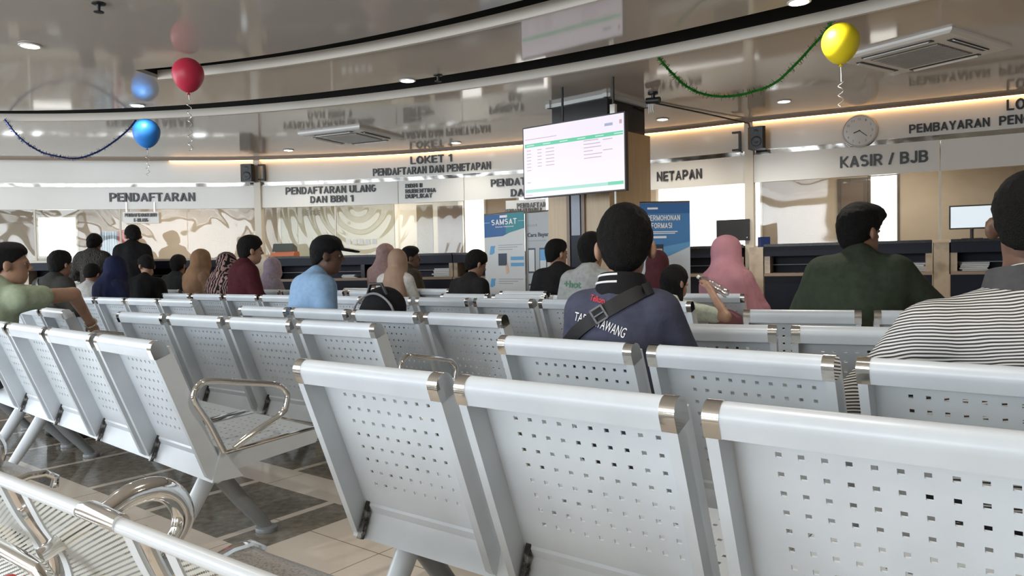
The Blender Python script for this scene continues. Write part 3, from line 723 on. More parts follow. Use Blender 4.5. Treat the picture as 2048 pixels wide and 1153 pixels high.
# camera and cable on the ceiling right of the column
p = atz(1306, 185, H3)
cv = empty('security_camera', (p.x, p.y, H3), -.6, 'small ceiling camera with white cables right of the column', 'security camera')
MB().lathe([(.05, 0), (.05, -.02), (.02, -.025), (.018, -.06)], 20).build('mount', M['black'], cv)
MB().tube([(-.07, 0, -.075), (.07, 0, -.085)], [.03, .034], 16).build('body', M['black'], cv)
for k in range(3): MB().tube([(-.04 + .02 * k, 0, -.09), (-.05 + .02 * k, .01, -.16), (-.045 + .025 * k, 0, -.20)], .006, 8).build('cable', M['white'], cv)
a, b = atz(1312, 207, H3 - .012), wp(sat(1497, 250, .12), .12, H3 - .03)
mb = MB().tube([a, (a * .5 + b * .5) + Vector((0, 0, 0.004)), b, wp(sat(1502, 250, .12), .12, 2.66)], .009, 8); tag(mb.build('ceiling_cable', M['black']), 'black cable running along the ceiling from the column to the right post', 'cable')

# ------------------------------------------------------------------ column with screen
ca = Vector((0.98, 7.39, 0)); u1 = Vector((-.54, .48, 0)).normalized(); u2 = Vector((.48, .54, 0)).normalized(); CW = .72
cc = ca + u1 * CW / 2 + u2 * CW / 2; cang = math.atan2(u2.y, u2.x)
cl = empty('column', (cc.x, cc.y, 0), cang - 0, 'square wooden column with black top behind the big screen', 'column')
# local x along u2 (right face), local y along -u1... use box symmetric in both
H_ = 2.46
MB().box((0, 0, (H_ + .0) / 2), (CW + .06, CW + .06, H_)).build('wood_cladding', M['wood'], cl, smooth=False)
MB().box((0, 0, (H_ + H3 - .04) / 2), (CW - .02, CW - .02, H3 - .04 - H_ - .002)).build('black_collar', M['blackgloss'], cl, smooth=False)
mb = MB()
for sx, sy, dx, dy in ((0, 1, CW + .1, .05), (0, -1, CW + .1, .05), (1, 0, .05, CW + .1), (-1, 0, .05, CW + .1)):
    mb.box((sx * CW / 2, sy * CW / 2, H3 - .02), (dx, dy, .038))
mb.build('cornice', mat('pale_cornice', (.55, .56, .55), .3), cl, smooth=False)
# the face towards the benches on the left (local -x) carries a navy inset
MB().box((-(CW + .06) / 2 - .004, 0.02, H_ / 2), (.01, .15, H_ - .02)).build('navy_inset', M['navy'], cl, smooth=False)
MB().box((-(CW + .06) / 2 - .012, 0.02, 1.66), (.008, .11, .5)).build('notice_strip', mat('grey_notice', (.20, .22, .27), .3), cl, smooth=False)
MB().box((-(CW + .06) / 2 - .010, 0.115, H_ / 2), (.02, .04, H_ - .02)).build('wood_edge', mat('brown_edge', (.20, .13, .08), .4), cl, smooth=False)
MB().box((-(CW + .06) / 2 - .010, -0.075, H_ / 2), (.02, .04, H_ - .02)).build('wood_edge', mat('brown_edge2', (.20, .13, .08), .4), cl, smooth=False)

TR, TL = aty(1251.5, 304, 6.62), aty(1047, 326, 7.36)
tu = (TR - TL); tu.z = 0; tvw = tu.length; tang = math.atan2(tu.y, tu.x); tc_ = (TR + TL) / 2
TVH = .70
zc = tc_.z
tv = empty('wall_screen', (tc_.x, tc_.y, zc), tang, 'big lit television hanging in front of the wooden column', 'television')
MB().box((0, .02, 0), (tvw, .05, TVH)).build('casing', M['black'], tv, smooth=False)
def scr(name, x0, x1, z0, z1, col, st, d=.0, segs=None):
    mb = MB()
    for (a, b, c_, e_) in (segs or [(x0, x1, z0, z1)]): mb.box(((a + b) / 2, -.006 - d, (c_ + e_) / 2), (b - a, .002, e_ - c_))
    return mb.build(name, mat(name + '_glow', (.02, .02, .02), .25, emit=col, estr=st), tv, smooth=False)
hw, hh = tvw / 2 - .012, TVH / 2 - .012
scr('screen', -hw, hw, -hh, hh, (.95, .87, .98), .92)
scr('table_header', -hw + .015, hw - .01, hh - .19, hh - .155, (.10, .62, .36), .9, .002)
scr('footer_bar', -hw + .015, hw - .01, -hh + .045, -hh + .075, (.36, .72, .60), .9, .002)
scr('footer_bar', hw - .17, hw - .01, -hh + .046, -hh + .076, (.08, .60, .34), .9, .003)
rows = []
for r_ in range(7):
    z_ = hh - .225 - .032 * r_
    rows += [(-hw + .04, -hw + .09, z_, z_ + .007)]
    if r_ < 6: rows += [(-hw + .15 + .02, -hw + .22, z_, z_ + .007), (-hw + .27, -hw + .37, z_, z_ + .007)]
    if r_ in (0, 1, 2, 3, 4, 5): rows += [(hw - .43, hw - .43 + (.16, .18, .19, .10, .20, .19)[r_], z_ + .02, z_ + .027)]
rows += [(-hw + .04, -hw + .08, -hh + .14, -hh + .147), (hw - .22, hw - .12, hh - .215, hh - .208), (hw - .22, hw - .12, hh - .31, hh - .303), (-hw + .02, -hw + .40, hh - .115, hh - .109), (-hw + .02, -hw + .10, -hh + .018, -hh + .024)]
scr('table_rows', 0, 0, 0, 0, (.62, .46, .58), .8, .002, rows)
hd = [(-hw + .04 + k * (2 * hw - .1) / 5.2, -hw + .13 + k * (2 * hw - .1) / 5.2, hh - .176, hh - .169) for k in range(6)]
for h_ in hd: scr('header_mark', *h_, (.75, .90, .82), .9, .004)
scr('clock_badge', hw - .20, hw - .115, hh - .095, hh - .07, (.42, .50, .68), .8, .002)
scr('emblem', hw - .045, hw - .02, hh - .09, hh - .055, (.70, .45, .50), .8, .002)
for x in (tvw / 2 - .14, -.12):
    MB().tube([(x, .03, TVH / 2 - .02), (x, .03, H3 - zc)], .012, 10).build('hanger_rod', M['black'], tv)
MB().box((tvw / 2 - .14, .03, TVH / 2 + .04), (.05, .04, .09)).build('hanger_clamp', M['chrome'], tv, smooth=False)
MB().tube([(tvw / 2 - .13, .03, -TVH / 2), (tvw / 2 - .13, .03, -TVH / 2 - .12), (tvw / 2 - .135, .035, -TVH / 2 - .30)], .010, 8).build('power_cable', M['white'], tv)

# ------------------------------------------------------------------ roll-up banners
def banner(tl, tr, depth_l, depth_r, yb, label):
    a = aty(tl[0], tl[1], depth_l); b = aty(tr[0], tr[1], depth_r)
    d = b - a; d.z = 0; w = d.length; ang = math.atan2(d.y, d.x); c = (a + b) / 2; H = c.z
    r = empty('rollup_banner', (c.x, c.y, 0), ang, label, 'banner', 'roll-up information banners')
    MB().box((0, 0, .03), (w + .04, .14, .06)).build('base', M['chrome'], r, smooth=False)
    MB().box((0, .02, H / 2), (.02, .02, H)).build('pole', M['chrome'], r, smooth=False)
    MB().tube([(-w / 2, 0, H), (w / 2, 0, H)], .012, 10).build('top_rail', M['chrome'], r)
    return r, w, H
def pic(r, name, polys, m, d):
    mb = MB()
    for P in polys: mb.add([(x, -.006 - d, z) for x, z in P] + [(x, -.003 - d, z) for x, z in P], [tuple(range(len(P)))] + [tuple(range(2 * len(P) - 1, len(P) - 1, -1))] + [(i, (i + 1) % len(P), len(P) + (i + 1) % len(P), len(P) + i) for i in range(len(P))])
    return mb.build(name, m, r, smooth=False)
def rect(x0, x1, z0, z1): return [(x0, z0), (x1, z0), (x1, z1), (x0, z1)]
def btext(r, t, x0, x1, z0, z1, m, d=.003, bold=.02, name='lettering'):
    mb = MB(); flat_text(mb, t, Vector((x0, -.006 - d, z0)), Vector((1, 0, 0)), Vector((0, 0, 1)), x1 - x0, z1 - z0, .0008, bold); return mb.build(name, m, r, smooth=False)
C_pap = mat('banner_white', (.62, .63, .62), .5); C_blue = mat('banner_blue', (.035, .13, .33), .5); C_teal = mat('banner_teal', (.04, .26, .30), .5); C_lblue = mat('banner_light_blue', (.13, .36, .62), .5)
C_phone = mat('banner_phone_dark', (.03, .05, .08), .4); C_grey = mat('banner_grey_text', (.35, .36, .38), .5); C_grad = mat('banner_mid_blue', (.07, .22, .46), .5)
C_hand = mat('banner_hand', (.70, .45, .33), .5)
b1, w, H = banner((969, 429), (1049, 425), 8.75, 8.3, 575, 'SAMSAT roll-up banner with blue header beside the seated man in black')
hW = w / 2
pic(b1, 'sheet', [rect(-hW, hW, .06, H)], C_pap, 0)
pic(b1, 'header_panel', [[(-hW, H), (-hW, H - .27), (-.02, H - .26), (hW * .3, H - .22), (hW * .3, H)]], C_blue, .003)
pic(b1, 'header_panel', [[(hW * .1, H), (hW * .1, H - .235), (hW, H - .18), (hW, H)]], C_teal, .0045)
btext(b1, 'SAMSAT', -hW * .6, hW * .66, H - .13, H - .065, M['letter_white'], .007, .01); btext(b1, 'Digital Nasional', -hW * .4, hW * .5, H - .165, H - .145, M['letter_white'], .007)
pic(b1, 'badge', [rect(-.06, .06, H - .05, H - .022)], M['letter_white'], .007)
pic(b1, 'rule', [rect(-hW, -hW * .68, H - .10, H - .097), rect(hW * .72, hW, H - .10, H - .097)], M['letter_white'], .007)
for zz, n_ in ((H - .42, 'a'), (H - .80, 'b'), (H - .98, 'c')):
    pic(b1, 'number_mark', [[(-hW * .75, zz - .05), (-hW * .68, zz + .05), (-hW * .45, zz + .05), (-hW * .5, zz + .02), (-hW * .5, zz - .03), (-hW * .62, zz - .05)]], C_lblue, .003)
pic(b1, 'text_lines', [rect(-hW * .3, hW * (.9 - .25 * (k % 3)), H - z_, H - z_ + .008) for k, z_ in enumerate((.37, .395, .42, .76, .785, .81, .97, .995, 1.02))], C_grey, .003)
pic(b1, 'picture', [rect(-hW * .3, hW * .12, H - .60, H - .46)], C_phone, .003); pic(b1, 'picture', [rect(hW * .32, hW * .95, H - .54, H - .50), rect(hW * .32, hW * .95, H - .61, H - .57)], C_lblue, .003); pic(b1, 'hand_picture', [[(hW * .1, H - .70), (hW * .05, H - .62), (hW * .16, H - .57), (hW * .22, H - .68)]], C_hand, .004)
pic(b1, 'footer_panel', [[(-hW, .06), (-hW, .35), (0, .40), (hW, .33), (hW, .06)]], C_grad, .003)
b2, w, H = banner((1050, 424), (1098, 424), 8.35, 8.1, 560, 'grey roll-up banner reading Cara Bayar at the left of the column')
hW = w / 2
pic(b2, 'sheet', [rect(-hW, hW, .06, H)], mat('banner_grey', (.42, .44, .45), .5), 0)
btext(b2, 'Cara Bayar', -hW * .78, hW * .98, H - .29, H - .23, C_phone, .003, .02); pic(b2, 'text_lines', [rect(-hW * .78, hW * .7, H - .325, H - .312), rect(-hW * .78, hW * 0, H - .16, H - .135)], C_grey, .003)
for k, (x, z_) in enumerate(((-.45, .40), (.5, .40), (-.45, .80), (.5, .80))):
    pic(b2, 'phone_picture', [rect(hW * (x - .3), hW * (x + .3), H - z_ - .28, H - z_)], C_phone, .003); pic(b2, 'phone_screen', [rect(hW * (x - .24), hW * (x + .24), H - z_ - .14, H - z_ - .02)], C_lblue if k % 2 else C_pap, .005); pic(b2, 'phone_screen', [rect(hW * (x - .24), hW * (x + .24), H - z_ - .26, H - z_ - .14)], C_pap, .005)
b3, w, H = banner((1279, 405), (1379, 405.5), 6.75, 6.75, 540, 'blue roll-up banner reading PERMOHONAN INFORMASI right of the column')
hW = w / 2
pic(b3, 'sheet', [rect(-hW, hW, .06, H)], mat('banner_pale', (.60, .66, .70), .5), 0)
pic(b3, 'header_panel', [[(-hW, H), (-hW, H - .46), (0, H - .40), (hW, H - .36), (hW, H)]], C_grad, .003); pic(b3, 'header_panel', [rect(-hW, hW, H - .10, H)], C_blue, .0045)
pic(b3, 'lower_wave', [[(-hW, H - .46), (0, H - .40), (hW, H - .36), (hW, H - .40), (0, H - .50), (-hW, H - .52)]], C_lblue, .004)
btext(b3, 'PERMOHONAN', -hW * .72, hW * .6, H - .165, H - .115, M['letter_white'], .007, .02); btext(b3, 'INFORMASI', -hW * .72, hW * .28, H - .235, H - .185, M['letter_white'], .007, .02)
pic(b3, 'text_lines', [rect(-hW * .7, hW * .5, H - .27, H - .262), rect(-hW * .7, hW * .4, H - .285, H - .277), rect(-hW * .72, hW * .05, H - .325, H - .305), rect(-hW * .7, -hW * .28, H - .062, H - .045)], M['letter_white'], .007)
pic(b3, 'phone_picture', [rect(-hW * .5, -hW * .08, H - .62, H - .38)], C_phone, .006); pic(b3, 'phone_screen', [rect(-hW * .46, -hW * .12, H - .61, H - .42)], C_hand, .008)

# ------------------------------------------------------------------ perforated steel benches
PITCHW, SW = 0.60, 0.545
def holed_sheet(mb, w0, w1, L, cols, rows, m0, ml, mt, mbot, hs, P, th):
    # a sheet with square holes: P(x, l, side) gives points, x across and l along the sheet
    xs = [w0]; step = (w1 - w0 - m0 - ml) / (cols - 1)
    for c in range(cols): x = w0 + m0 + step * c; xs += [x - hs / 2, x + hs / 2]
    xs.append(w1)
    ls = [0.0]; st = (L - mt - mbot) / (rows - 1)
    for r in range(rows): l = mbot + st * r; ls += [l - hs / 2, l + hs / 2]
    ls.append(L)
    nx, nl = len(xs), len(ls)
    hole = lambda i, j: i % 2 == 1 and j % 2 == 1
    V = [P(x, l, 0) for l in ls for x in xs] + [P(x, l, th) for l in ls for x in xs]
    N = nx * nl; F = []
    for j in range(nl - 1):
        for i in range(nx - 1):
            a = j * nx + i; q = (a, a + 1, a + nx + 1, a + nx)
            if hole(i, j):
                for k in range(4): F.append((q[k], q[(k + 1) % 4], N + q[(k + 1) % 4], N + q[k]))
            else:
                F.append(q); F.append(tuple(N + v for v in reversed(q)))
    ring = [i for i in range(nx)] + [j * nx + nx - 1 for j in range(1, nl)] + [(nl - 1) * nx + i for i in range(nx - 2, -1, -1)] + [j * nx for j in range(nl - 2, 0, -1)]
    for k in range(len(ring)):
        a, b = ring[k], ring[(k + 1) % len(ring)]; F.append((a, b, N + b, N + a))
    mb.add(V, F)
A0, A1 = (0.195, 0.385), (0.012, 0.862)     # foot and head of a back, (v, z)
AL = math.hypot(A1[0] - A0[0], A1[1] - A0[1]); EU = ((A1[0] - A0[0]) / AL, (A1[1] - A0[1]) / AL); EB = (-EU[1], EU[0])   # EB points to the rear
def bp(x, l, b): return (x, A0[0] + EU[0] * l + EB[0] * b, A0[1] + EU[1] * l + EB[1] * b)
_cache = {}
def bench_meshes():
    if _cache: return _cache
    # back: panel, two side rails, top roll
    mb = MB()
    holed_sheet(mb, 0.022, SW - 0.022, AL - 0.02, 10, 8, .085, .055, .075, .115, .0115, lambda x, l, s: bp(x, l + .0, .004 - s), .004)
    V = [bp(x, l, b_) for x in (.028, SW - .028) for l, b_ in ((-.004, .0), (-.004, .010), (.030, .010), (.036, .0045), (.036, .0))]
    mb.add(V, [(0, 1, 2, 3, 4), (9, 8, 7, 6, 5)] + [(k, (k + 1) % 5, 5 + (k + 1) % 5, 5 + k) for k in range(5)])
    for x0, x1 in ((0.0, 0.024), (SW - 0.024, SW)):
        V = []
        for l, bmax in ((-.075, .040), (-.03, .066), (AL - .012, .064)):
            V += [bp(x0, l, -.004), bp(x1, l, -.004), bp(x1, l, bmax), bp(x0, l, bmax)]
        F = [(0, 1, 2, 3), (11, 10, 9, 8)]
        for i in range(2):
            for k in range(4): F.append((4 * i + k, 4 * i + (k + 1) % 4, 4 * i + 4 + (k + 1) % 4, 4 * i + 4 + k))
        mb.add(V, F)
    def roll(mb_, x0, x1, r):
        n = 20; V = []
        cb, cl_ = 0.037, AL - .004
        pts = [(cl_ + r * math.sin(math.radians(180) * k / n), cb - r * math.cos(math.radians(180) * k / n)) for k in range(n + 1)]
        pts += [(cl_ - .030, cb + r), (cl_ - .034, cb + r - .006), (cl_ - .034, cb - r)]
        m = len(pts)
        V = [bp(x0, l, b) for l, b in pts] + [bp(x1, l, b) for l, b in pts]
        F = [(i, (i + 1) % m, m + (i + 1) % m, m + i) for i in range(m)] + [tuple(range(m - 1, -1, -1)), tuple(range(m, 2 * m))]
        mb_.add(V, F)
    roll(mb, 0.022, SW - .022, .0285)
    _cache['backrest'] = mb.mesh('backrest', M['steel'])
    for i, (a, b) in enumerate(((-.001, .031), (SW - .031, SW + .001))):
        c = MB(); roll(c, a, b, .0299); _cache['end_cap%d' % i] = c.mesh('end_cap', M['chrome'])
    c = MB(); c.prism([(.136, .318), (.150, .313), (.199, .436), (.184, .440)], .030, .046)
    for k in range(4): c.lathe([(.006, 0), (.006, .004), (.001, .005)], 8, (.046, .148 + .012 * k, .335 + .028 * k), Matrix.Rotation(math.pi / 2, 3, 'Y'))
    _cache['hinge'] = c.mesh('hinge_bracket', M['blackmetal'])
    # seat
    s = MB(); S0, S1 = (.215, .412), (.640, .437)
    sl = math.hypot(S1[0] - S0[0], S1[1] - S0[1]); e = ((S1[0] - S0[0]) / sl, (S1[1] - S0[1]) / sl)
    holed_sheet(s, .012, SW - .012, sl, 10, 8, .06, .06, .06, .08, .0115, lambda x, l, t: (x, S0[0] + e[0] * l + e[1] * t, S0[1] + e[1] * l - e[0] * t), .004)
    # front roll and apron
    pts = [(S1[0] + .030 * math.sin(math.radians(a)), S1[1] - .030 + .030 * math.cos(math.radians(a))) for a in range(0, 181, 20)]
    pts += [(q[0] * 1.0, q[1]) for q in [(S1[0] + (.026) * math.sin(math.radians(a)), S1[1] - .030 + .026 * math.cos(math.radians(a))) for a in range(180, -1, -20)]]
    s.prism(pts, .012, SW - .012)
    for x in (.004, SW - .012):
        s.prism([(.20, .405), (.635, .434), (.650, .408), (.630, .376), (.20, .335)], x, x + .008)
    _cache['seat'] = s.mesh('seat', M['steel'])
    for i, x in enumerate((.006, SW - .006)):
        t = MB(); t.tube([(x, .215, .416), (x, .63, .441), (x, .655, .434), (x, .668, .415), (x, .660, .392), (x, .645, .384)], .0065, 8); _cache['edge_trim%d' % i] = t.mesh('edge_trim', M['chrome'])
    # armrest: closed loop of tube
    pts = [(.205, .425), (.15, .545), (.098, .635), (.097, .672), (.118, .697), (.155, .706), (.26, .688), (.40, .662), (.455, .645), (.484, .612), (.482, .575), (.455, .53), (.33, .475), (.245, .432)]
    P = catmull([(0.0, a, b) for a, b in pts], 5)
    t = MB(); t.tube(P, .0125, 12); _cache['armrest'] = t.mesh('armrest', M['chrome'])
    # legs
    for i, (vf, sgn) in enumerate(((.475, 1), (.045, -1))):
        t = MB(); t.tube([(0, .245, .325), (0, .245 + (vf - .245) * .5, .165), (0, vf, .018)], [.036, .032, .025], 16); _cache['leg%d' % i] = t.mesh('leg', M['steel_dark'] if i == 0 else M['steel'])
        t = MB(); t.lathe([(.045, 0), (.047, .006), (.045, .018), (.028, .024), (.001, .024)], 20, (0, vf, 0)); _cache['foot%d' % i] = t.mesh('foot', M['steel_dark'])
    return _cache
def beam_mesh(n):
    k = 'beam%d' % n
    if k not in _cache:
        L = (n - 1) * PITCHW + SW; mb = MB()
        mb.prism([(.158, .312), (.200, .438), (.206, .438), (.218, .408), (.285, .311)], -.012, L + .012)
        for x in (-.0125, L + .0125):
            pass
        _cache[k] = mb.mesh(k, M['steel'], True, 20)
    return _cache[k]
def bench(o, th, n, label, arms=(True, True), seats_shown=True):
    c = bench_meshes(); r = empty('waiting_bench', (o[0], o[1], 0), -math.radians(th), label, 'bench', 'perforated steel waiting benches')
    def ch(nm, me, par, x=0.0):
        q = link(nm, me, par); q.location = (x, 0, 0); return q
    ch('beam', beam_mesh(n), r)
    for i in range(n):
        x = i * PITCHW
        b = ch('backrest', c['backrest'], r, x); ch('end_cap', c['end_cap0'], b); ch('end_cap', c['end_cap1'], b); ch('hinge_bracket', c['hinge'], b)
        s = ch('seat', c['seat'], r, x); ch('edge_trim', c['edge_trim0'], s); ch('edge_trim', c['edge_trim1'], s)
    L = (n - 1) * PITCHW + SW
    if arms[0]: ch('armrest', c['armrest'], r, -.018)
    if arms[1]: ch('armrest', c['armrest'], r, L + .018)
    for x in (.16, L - .16):
        for i in (0, 1): l = ch('leg', c['leg%d' % i], r, x); ch('foot', c['foot%d' % i], l)
    return r
BEN = {'N': ((-.585, 2.098), 37.3, 4, 'nearest grey perforated steel bench with big empty backs at lower right'),
       'E': ((-.024, 2.676), 39.4, 4, 'steel bench holding the navy polo man and the striped shirt man'),
       'F': ((.536, 3.106), 24.9, 4, 'empty steel bench in front of the navy polo man'),
       'H': ((1.197, 3.813), 22.9, 4, 'steel bench holding the man in the dark green shirt'),
       'P': ((-1.877, 5.187), 37.9, 4, 'steel bench holding the man in light blue shirt and cap'),
       'M': ((-2.485, 4.729), 36.2, 4, 'empty steel bench directly ahead of the left bench, with four wide backs'),
       'A': ((-3.030, 4.250), 41.5, 4, 'empty steel bench at left with a large chrome armrest at its right end'),
       'K': ((-4.645, 7.827), 36.0, 4, 'small steel bench behind the woman in the navy headscarf'),
       'Lr': ((-3.906, 8.336), 35.7, 4, 'steel bench holding the man in the maroon shirt and brown headscarf woman'),
       'J': ((-4.760, 6.731), 43.5, 4, 'steel bench under the forearm of the man in pale green')}
for k in BEN: bench(*BEN[k])
def along(o, th, t, v=0.0):
    a = math.radians(th); return (o[0] + math.cos(a) * t + math.sin(a) * v, o[1] - math.sin(a) * t + math.cos(a) * v)
G0 = along((-1.238, 6.381), 36.2, -0.6)
G0 = along((-1.238, 6.381), 36.2, 0)
bench(along((-1.238, 6.381), 36.2, -.6 + .6 * 0), 36.2, 4, 'steel bench right behind the seated man in black at centre', (True, False))
bench(along((-1.238, 6.381), 36.2, 1.8), 36.2, 2, 'short steel bench behind the girl with the bottle', (False, True))
R2 = along((-0.615, 6.70), 38, 0)
bench(R2, 38, 3, 'steel bench just behind the black shirted man and grey shirted man', (True, True))
bench(along((-1.33, 7.75), 38, -4 * .6 + .05), 38, 4, 'steel bench with its right end beside the beige headscarf woman')
bench(along((-5.25, 10.35), 30, 0), 36, 2, 'far left steel bench half hidden by the man in black with lowered head')
bench((-2.03, 9.06), 38, 3, 'far steel bench in front of the dark middle counter', (True, False))
bench((-.09, 7.12), 38, 1, 'single steel seat under the man in the black jacket', (True, True))
bench(along((1.757, 5.57), 28, -2 * .6 + .055), 28, 2, 'steel bench holding the woman in the pink headscarf')
bench(along((-3.030, 4.250), 41.5, -1.22), 41.5, 2, 'steel bench at the left frame edge under the man in pale green')

# the low bench with round perforations at the lower left corner
def low_bench():
    p1 = atz(46, 976, HC - .44); p2 = atz(338, 1090, HC - .44); d = p2 - p1; d.z = 0; pit = d.length; th = -math.atan2(d.y, d.x)
    top = HC - .44; sh = HC - .63
    o = p1 - d * 2
    r = empty('mesh_bench', (o.x, o.y, 0), -th, 'cream perforated mesh bench with chrome arms at the lower left corner', 'bench')
    w = pit * .74
    T = MB(); T.tube([(-.05, 0, top), (2 * pit + w * .62, 0, top)], .0135, 14); T.build('top_rail', M['cream_tube'], r)
    T = MB(); T.tube([(2 * pit + w * .96, 0, top), (4 * pit, 0, top)], .0135, 14); T.build('top_rail', M['cream_tube'], r)
    T = MB(); T.tube([(2 * pit + w * .66, -.004, top + .006), (2 * pit + w * .72, -.002, top + .008), (2 * pit + w * .98, 0, top + .004)], [.0145, .018, .0165], 14); T.build('rail_sleeve', M['chrome'], r)
    prof = catmull([(.0, .0, 0), (.035, -.09, 0), (.075, -.17, 0), (.085, -.24, 0), (.06, -.30, 0)], 4)
    for i in range(4):
        x0 = i * pit
        b = MB(); V = []; F = []
        for q in prof: V += [(x0, q.x, q.y), (x0 + w, q.x, q.y)]
        for k in range(len(prof) - 1): F.append((2 * k, 2 * k + 1, 2 * k + 3, 2 * k + 2))
        b.add(V, F); bo = b.build('backrest', M['perf'], r); bo.location = (0, 0, top)
        for xa in (x0 - .02, x0 + w - .012):
            e = MB(); V = []; F = []
            for q in prof: V += [(xa, q.x - .004, q.y), (xa + .032, q.x - .004, q.y), (xa + .032, q.x + .004, q.y), (xa, q.x + .004, q.y)]
            for k in range(len(prof) - 1):
                for j in range(4): F.append((4 * k + j, 4 * k + (j + 1) % 4, 4 * k + 4 + (j + 1) % 4, 4 * k + 4 + j))
            e.add(V, F); e.build('edge_band', M['cream_tube'], bo)
        for xa in (x0 + w + .035, ):
            e = MB(); e.tube([(xa, q.x + .012, top + q.y) for q in prof], .011, 10); e.build('side_tube', M['chrome'], r)
        s = MB(); sp = [(.06, sh - .02), (.14, sh - .022), (.24, sh - .012), (.32, sh + .002), (.365, sh), (.395, sh - .02), (.39, sh - .05)]
        V = []; F = []
        xs0, xs1 = ((x0 - 2.0 * pit, x0 + .51 * pit) if i == 0 else (x0 + .42 * pit, x0 + 1.6 * pit)); xe = xs1 if i == 0 else xs0
        for y, z in sp: V += [(xs0, y, z), (xs1, y, z)]
        for k in range(len(sp) - 1): F.append((2 * k, 2 * k + 1, 2 * k + 3, 2 * k + 2))
        if i in (1, 3): continue
        so = s.add(V, F).build('seat', M['seatmesh'], r)
        e = MB(); e.tube([(xe, y, z + .004) for y, z in sp], .012, 10); e.build('seat_edge', M['chrome'], so)
    for x, k in ((.11 * pit, 1.0), (2.077 * pit, 1.0)):
        P = catmull([(x, .01, HC - .575), (x, .08, HC - .548), (x, .145, HC - .521), (x, .194, HC - .501), (x, .251, HC - .500), (x, .292, HC - .524), (x, .315, HC - .567), (x, .311, HC - .605), (x, .29, HC - .635), (x, .26, HC - .66)], 6)
        a = MB(); a.tube(P, [.016 + .012 * math.sin(math.pi * min(1, i / (len(P) - 1))) for i in range(len(P))], 14); a.build('armrest', M['chrome'], r)
    for x in (.2, 3 * pit):
        l = MB(); l.tube([(x, .25, sh - .08), (x, .42, .02)], .022, 12); l.tube([(x, .25, sh - .08), (x, .02, .02)], .022, 12); l.build('leg', M['chrome'], r)
    b = MB(); b.box((1.6 * pit, .25, sh - .07), (3.6 * pit, .05, .07)); b.build('beam', M['steel_dark'], r, smooth=False)
M['seatmesh'] = add_noise(mat('grey_perforated_seat', (.36, .345, .325), .28, .3), 160, (.22, .21, .20), .5, .62)
low_bench()
# chrome front rail of one more bench at the very corner, and things on the floor at the left edge
a, b = atz(-60, 1062, .55), atz(82, 1140, .55)
mb = MB(); mb.tube([a, b, b + Vector((.02, .0, -.03)), b + Vector((.0, -.02, -.5))], .016, 12); tag(mb.build('chrome_rail', M['chrome']), 'chrome rail end at the lower left corner', 'rail')
p = atz(24, 1166, .40)
o = MB().sphere((0, 0, 0), .024, 10, (1.4, 1, .8)).build('red_bag', mat('red_plastic', (.45, .03, .03), .4)); o.location = p; 
tag(o, 'small red bag corner at the bottom left', 'bag')

# ------------------------------------------------------------------ balloons, ribbons, garlands
def balloon(px, py, wpx, depth, color, label):
    c = aty(px, py, depth); r_ = wpx / 2 / FPX * depth
    r = empty('balloon', c, 0, label, 'balloon', 'party balloons under the ceiling')
    prof = []
    for k in range(25):
        a = math.pi * k / 24; x = math.sin(a); z = -math.cos(a)
        s = 1.0 if z > 0 else 1.0 - .13 * (z * z); zz = z * (1.0 if z > 0 else 1.26)
        prof.append((max(1e-4, r_ * x * s), r_ * zz))
    m = mat('latex_' + label.split()[0], color, .42, 0, .4); m.node_tree.nodes['Principled BSDF'].inputs['Subsurface Weight'].default_value = .15
    MB().lathe(prof, 32).build('skin', m, r)
    MB().lathe([(.003, -1.24 * r_), (.010, -1.31 * r_ - .004), (.013, -1.33 * r_ - .008), (.001, -1.33 * r_ - .008)], 12).build('knot', m, r)
    return c, r_
def ribbon(c, r_, length, label, straight=.05):
    P = []; z0 = -1.30 * r_ - .002
    P.append((0, 0, z0)); P.append((.004, 0, z0 - straight))
    n = int(length / .006)
    for k in range(n):
        t = k / n; a = k * .62
        P.append((math.cos(a) * .016, math.sin(a) * .016, z0 - straight - length * t))
    o = MB().tube(P, .0028, 5).build('curled_ribbon', M['ribbon']); o.location = c; tag(o, label, 'ribbon', 'curled balloon ribbons')
M['ribbon'] = mat('silver_ribbon', (.72, .70, .66), .2, .6)
c, r_ = balloon(376, 147, 60, 5.83, (.50, .025, .06), 'red balloon against the ceiling at the end of the near slot'); ribbon(c, r_, .40, 'long curled silver ribbon under the red balloon')
c, r_ = balloon(293, 264, 51, 7.75, (.035, .24, .72), 'blue balloon under the curved trim'); ribbon(c, r_, .24, 'curled silver ribbon under the blue balloon')
c, r_ = balloon(1681, 83, 71, 4.95, (.86, .70, .02), 'yellow balloon beside the green garland'); ribbon(c, r_, .17, 'short curled silver ribbon under the yellow balloon', .11)
def tinsel(p0, pix, p1, m, rad, label):
    n_ = len(pix) + 1
    pts = [p0] + [aty(x, y, p0.y + (p1.y - p0.y) * (i + 1) / n_) for i, (x, y) in enumerate(pix)] + [p1]
    P = catmull(pts, 14); mb = MB(); mb.tube(P, rad * .3, 6)
    for i in range(len(P) - 1):
        a, b = P[i], P[i + 1]; n = max(1, int((b - a).length / .0024))
        t = (b - a).normalized()
        for k in range(n):
            p = a + (b - a) * (k / n); d = Vector((random.gauss(0, 1), random.gauss(0, 1), random.gauss(0, 1))); d -= t * d.dot(t) * .7; d.normalize()
            l = rad * random.uniform(.6, 1.2); wv = d.cross(t).normalized() * .0032 + t * random.uniform(-.002, .002)
            mb.add([p - wv, p + wv, p + d * l + wv * .6, p + d * l - wv * .6], [(0, 1, 2, 3)])
    o = mb.build('tinsel_garland', m, smooth=False); tag(o, label, 'garland')
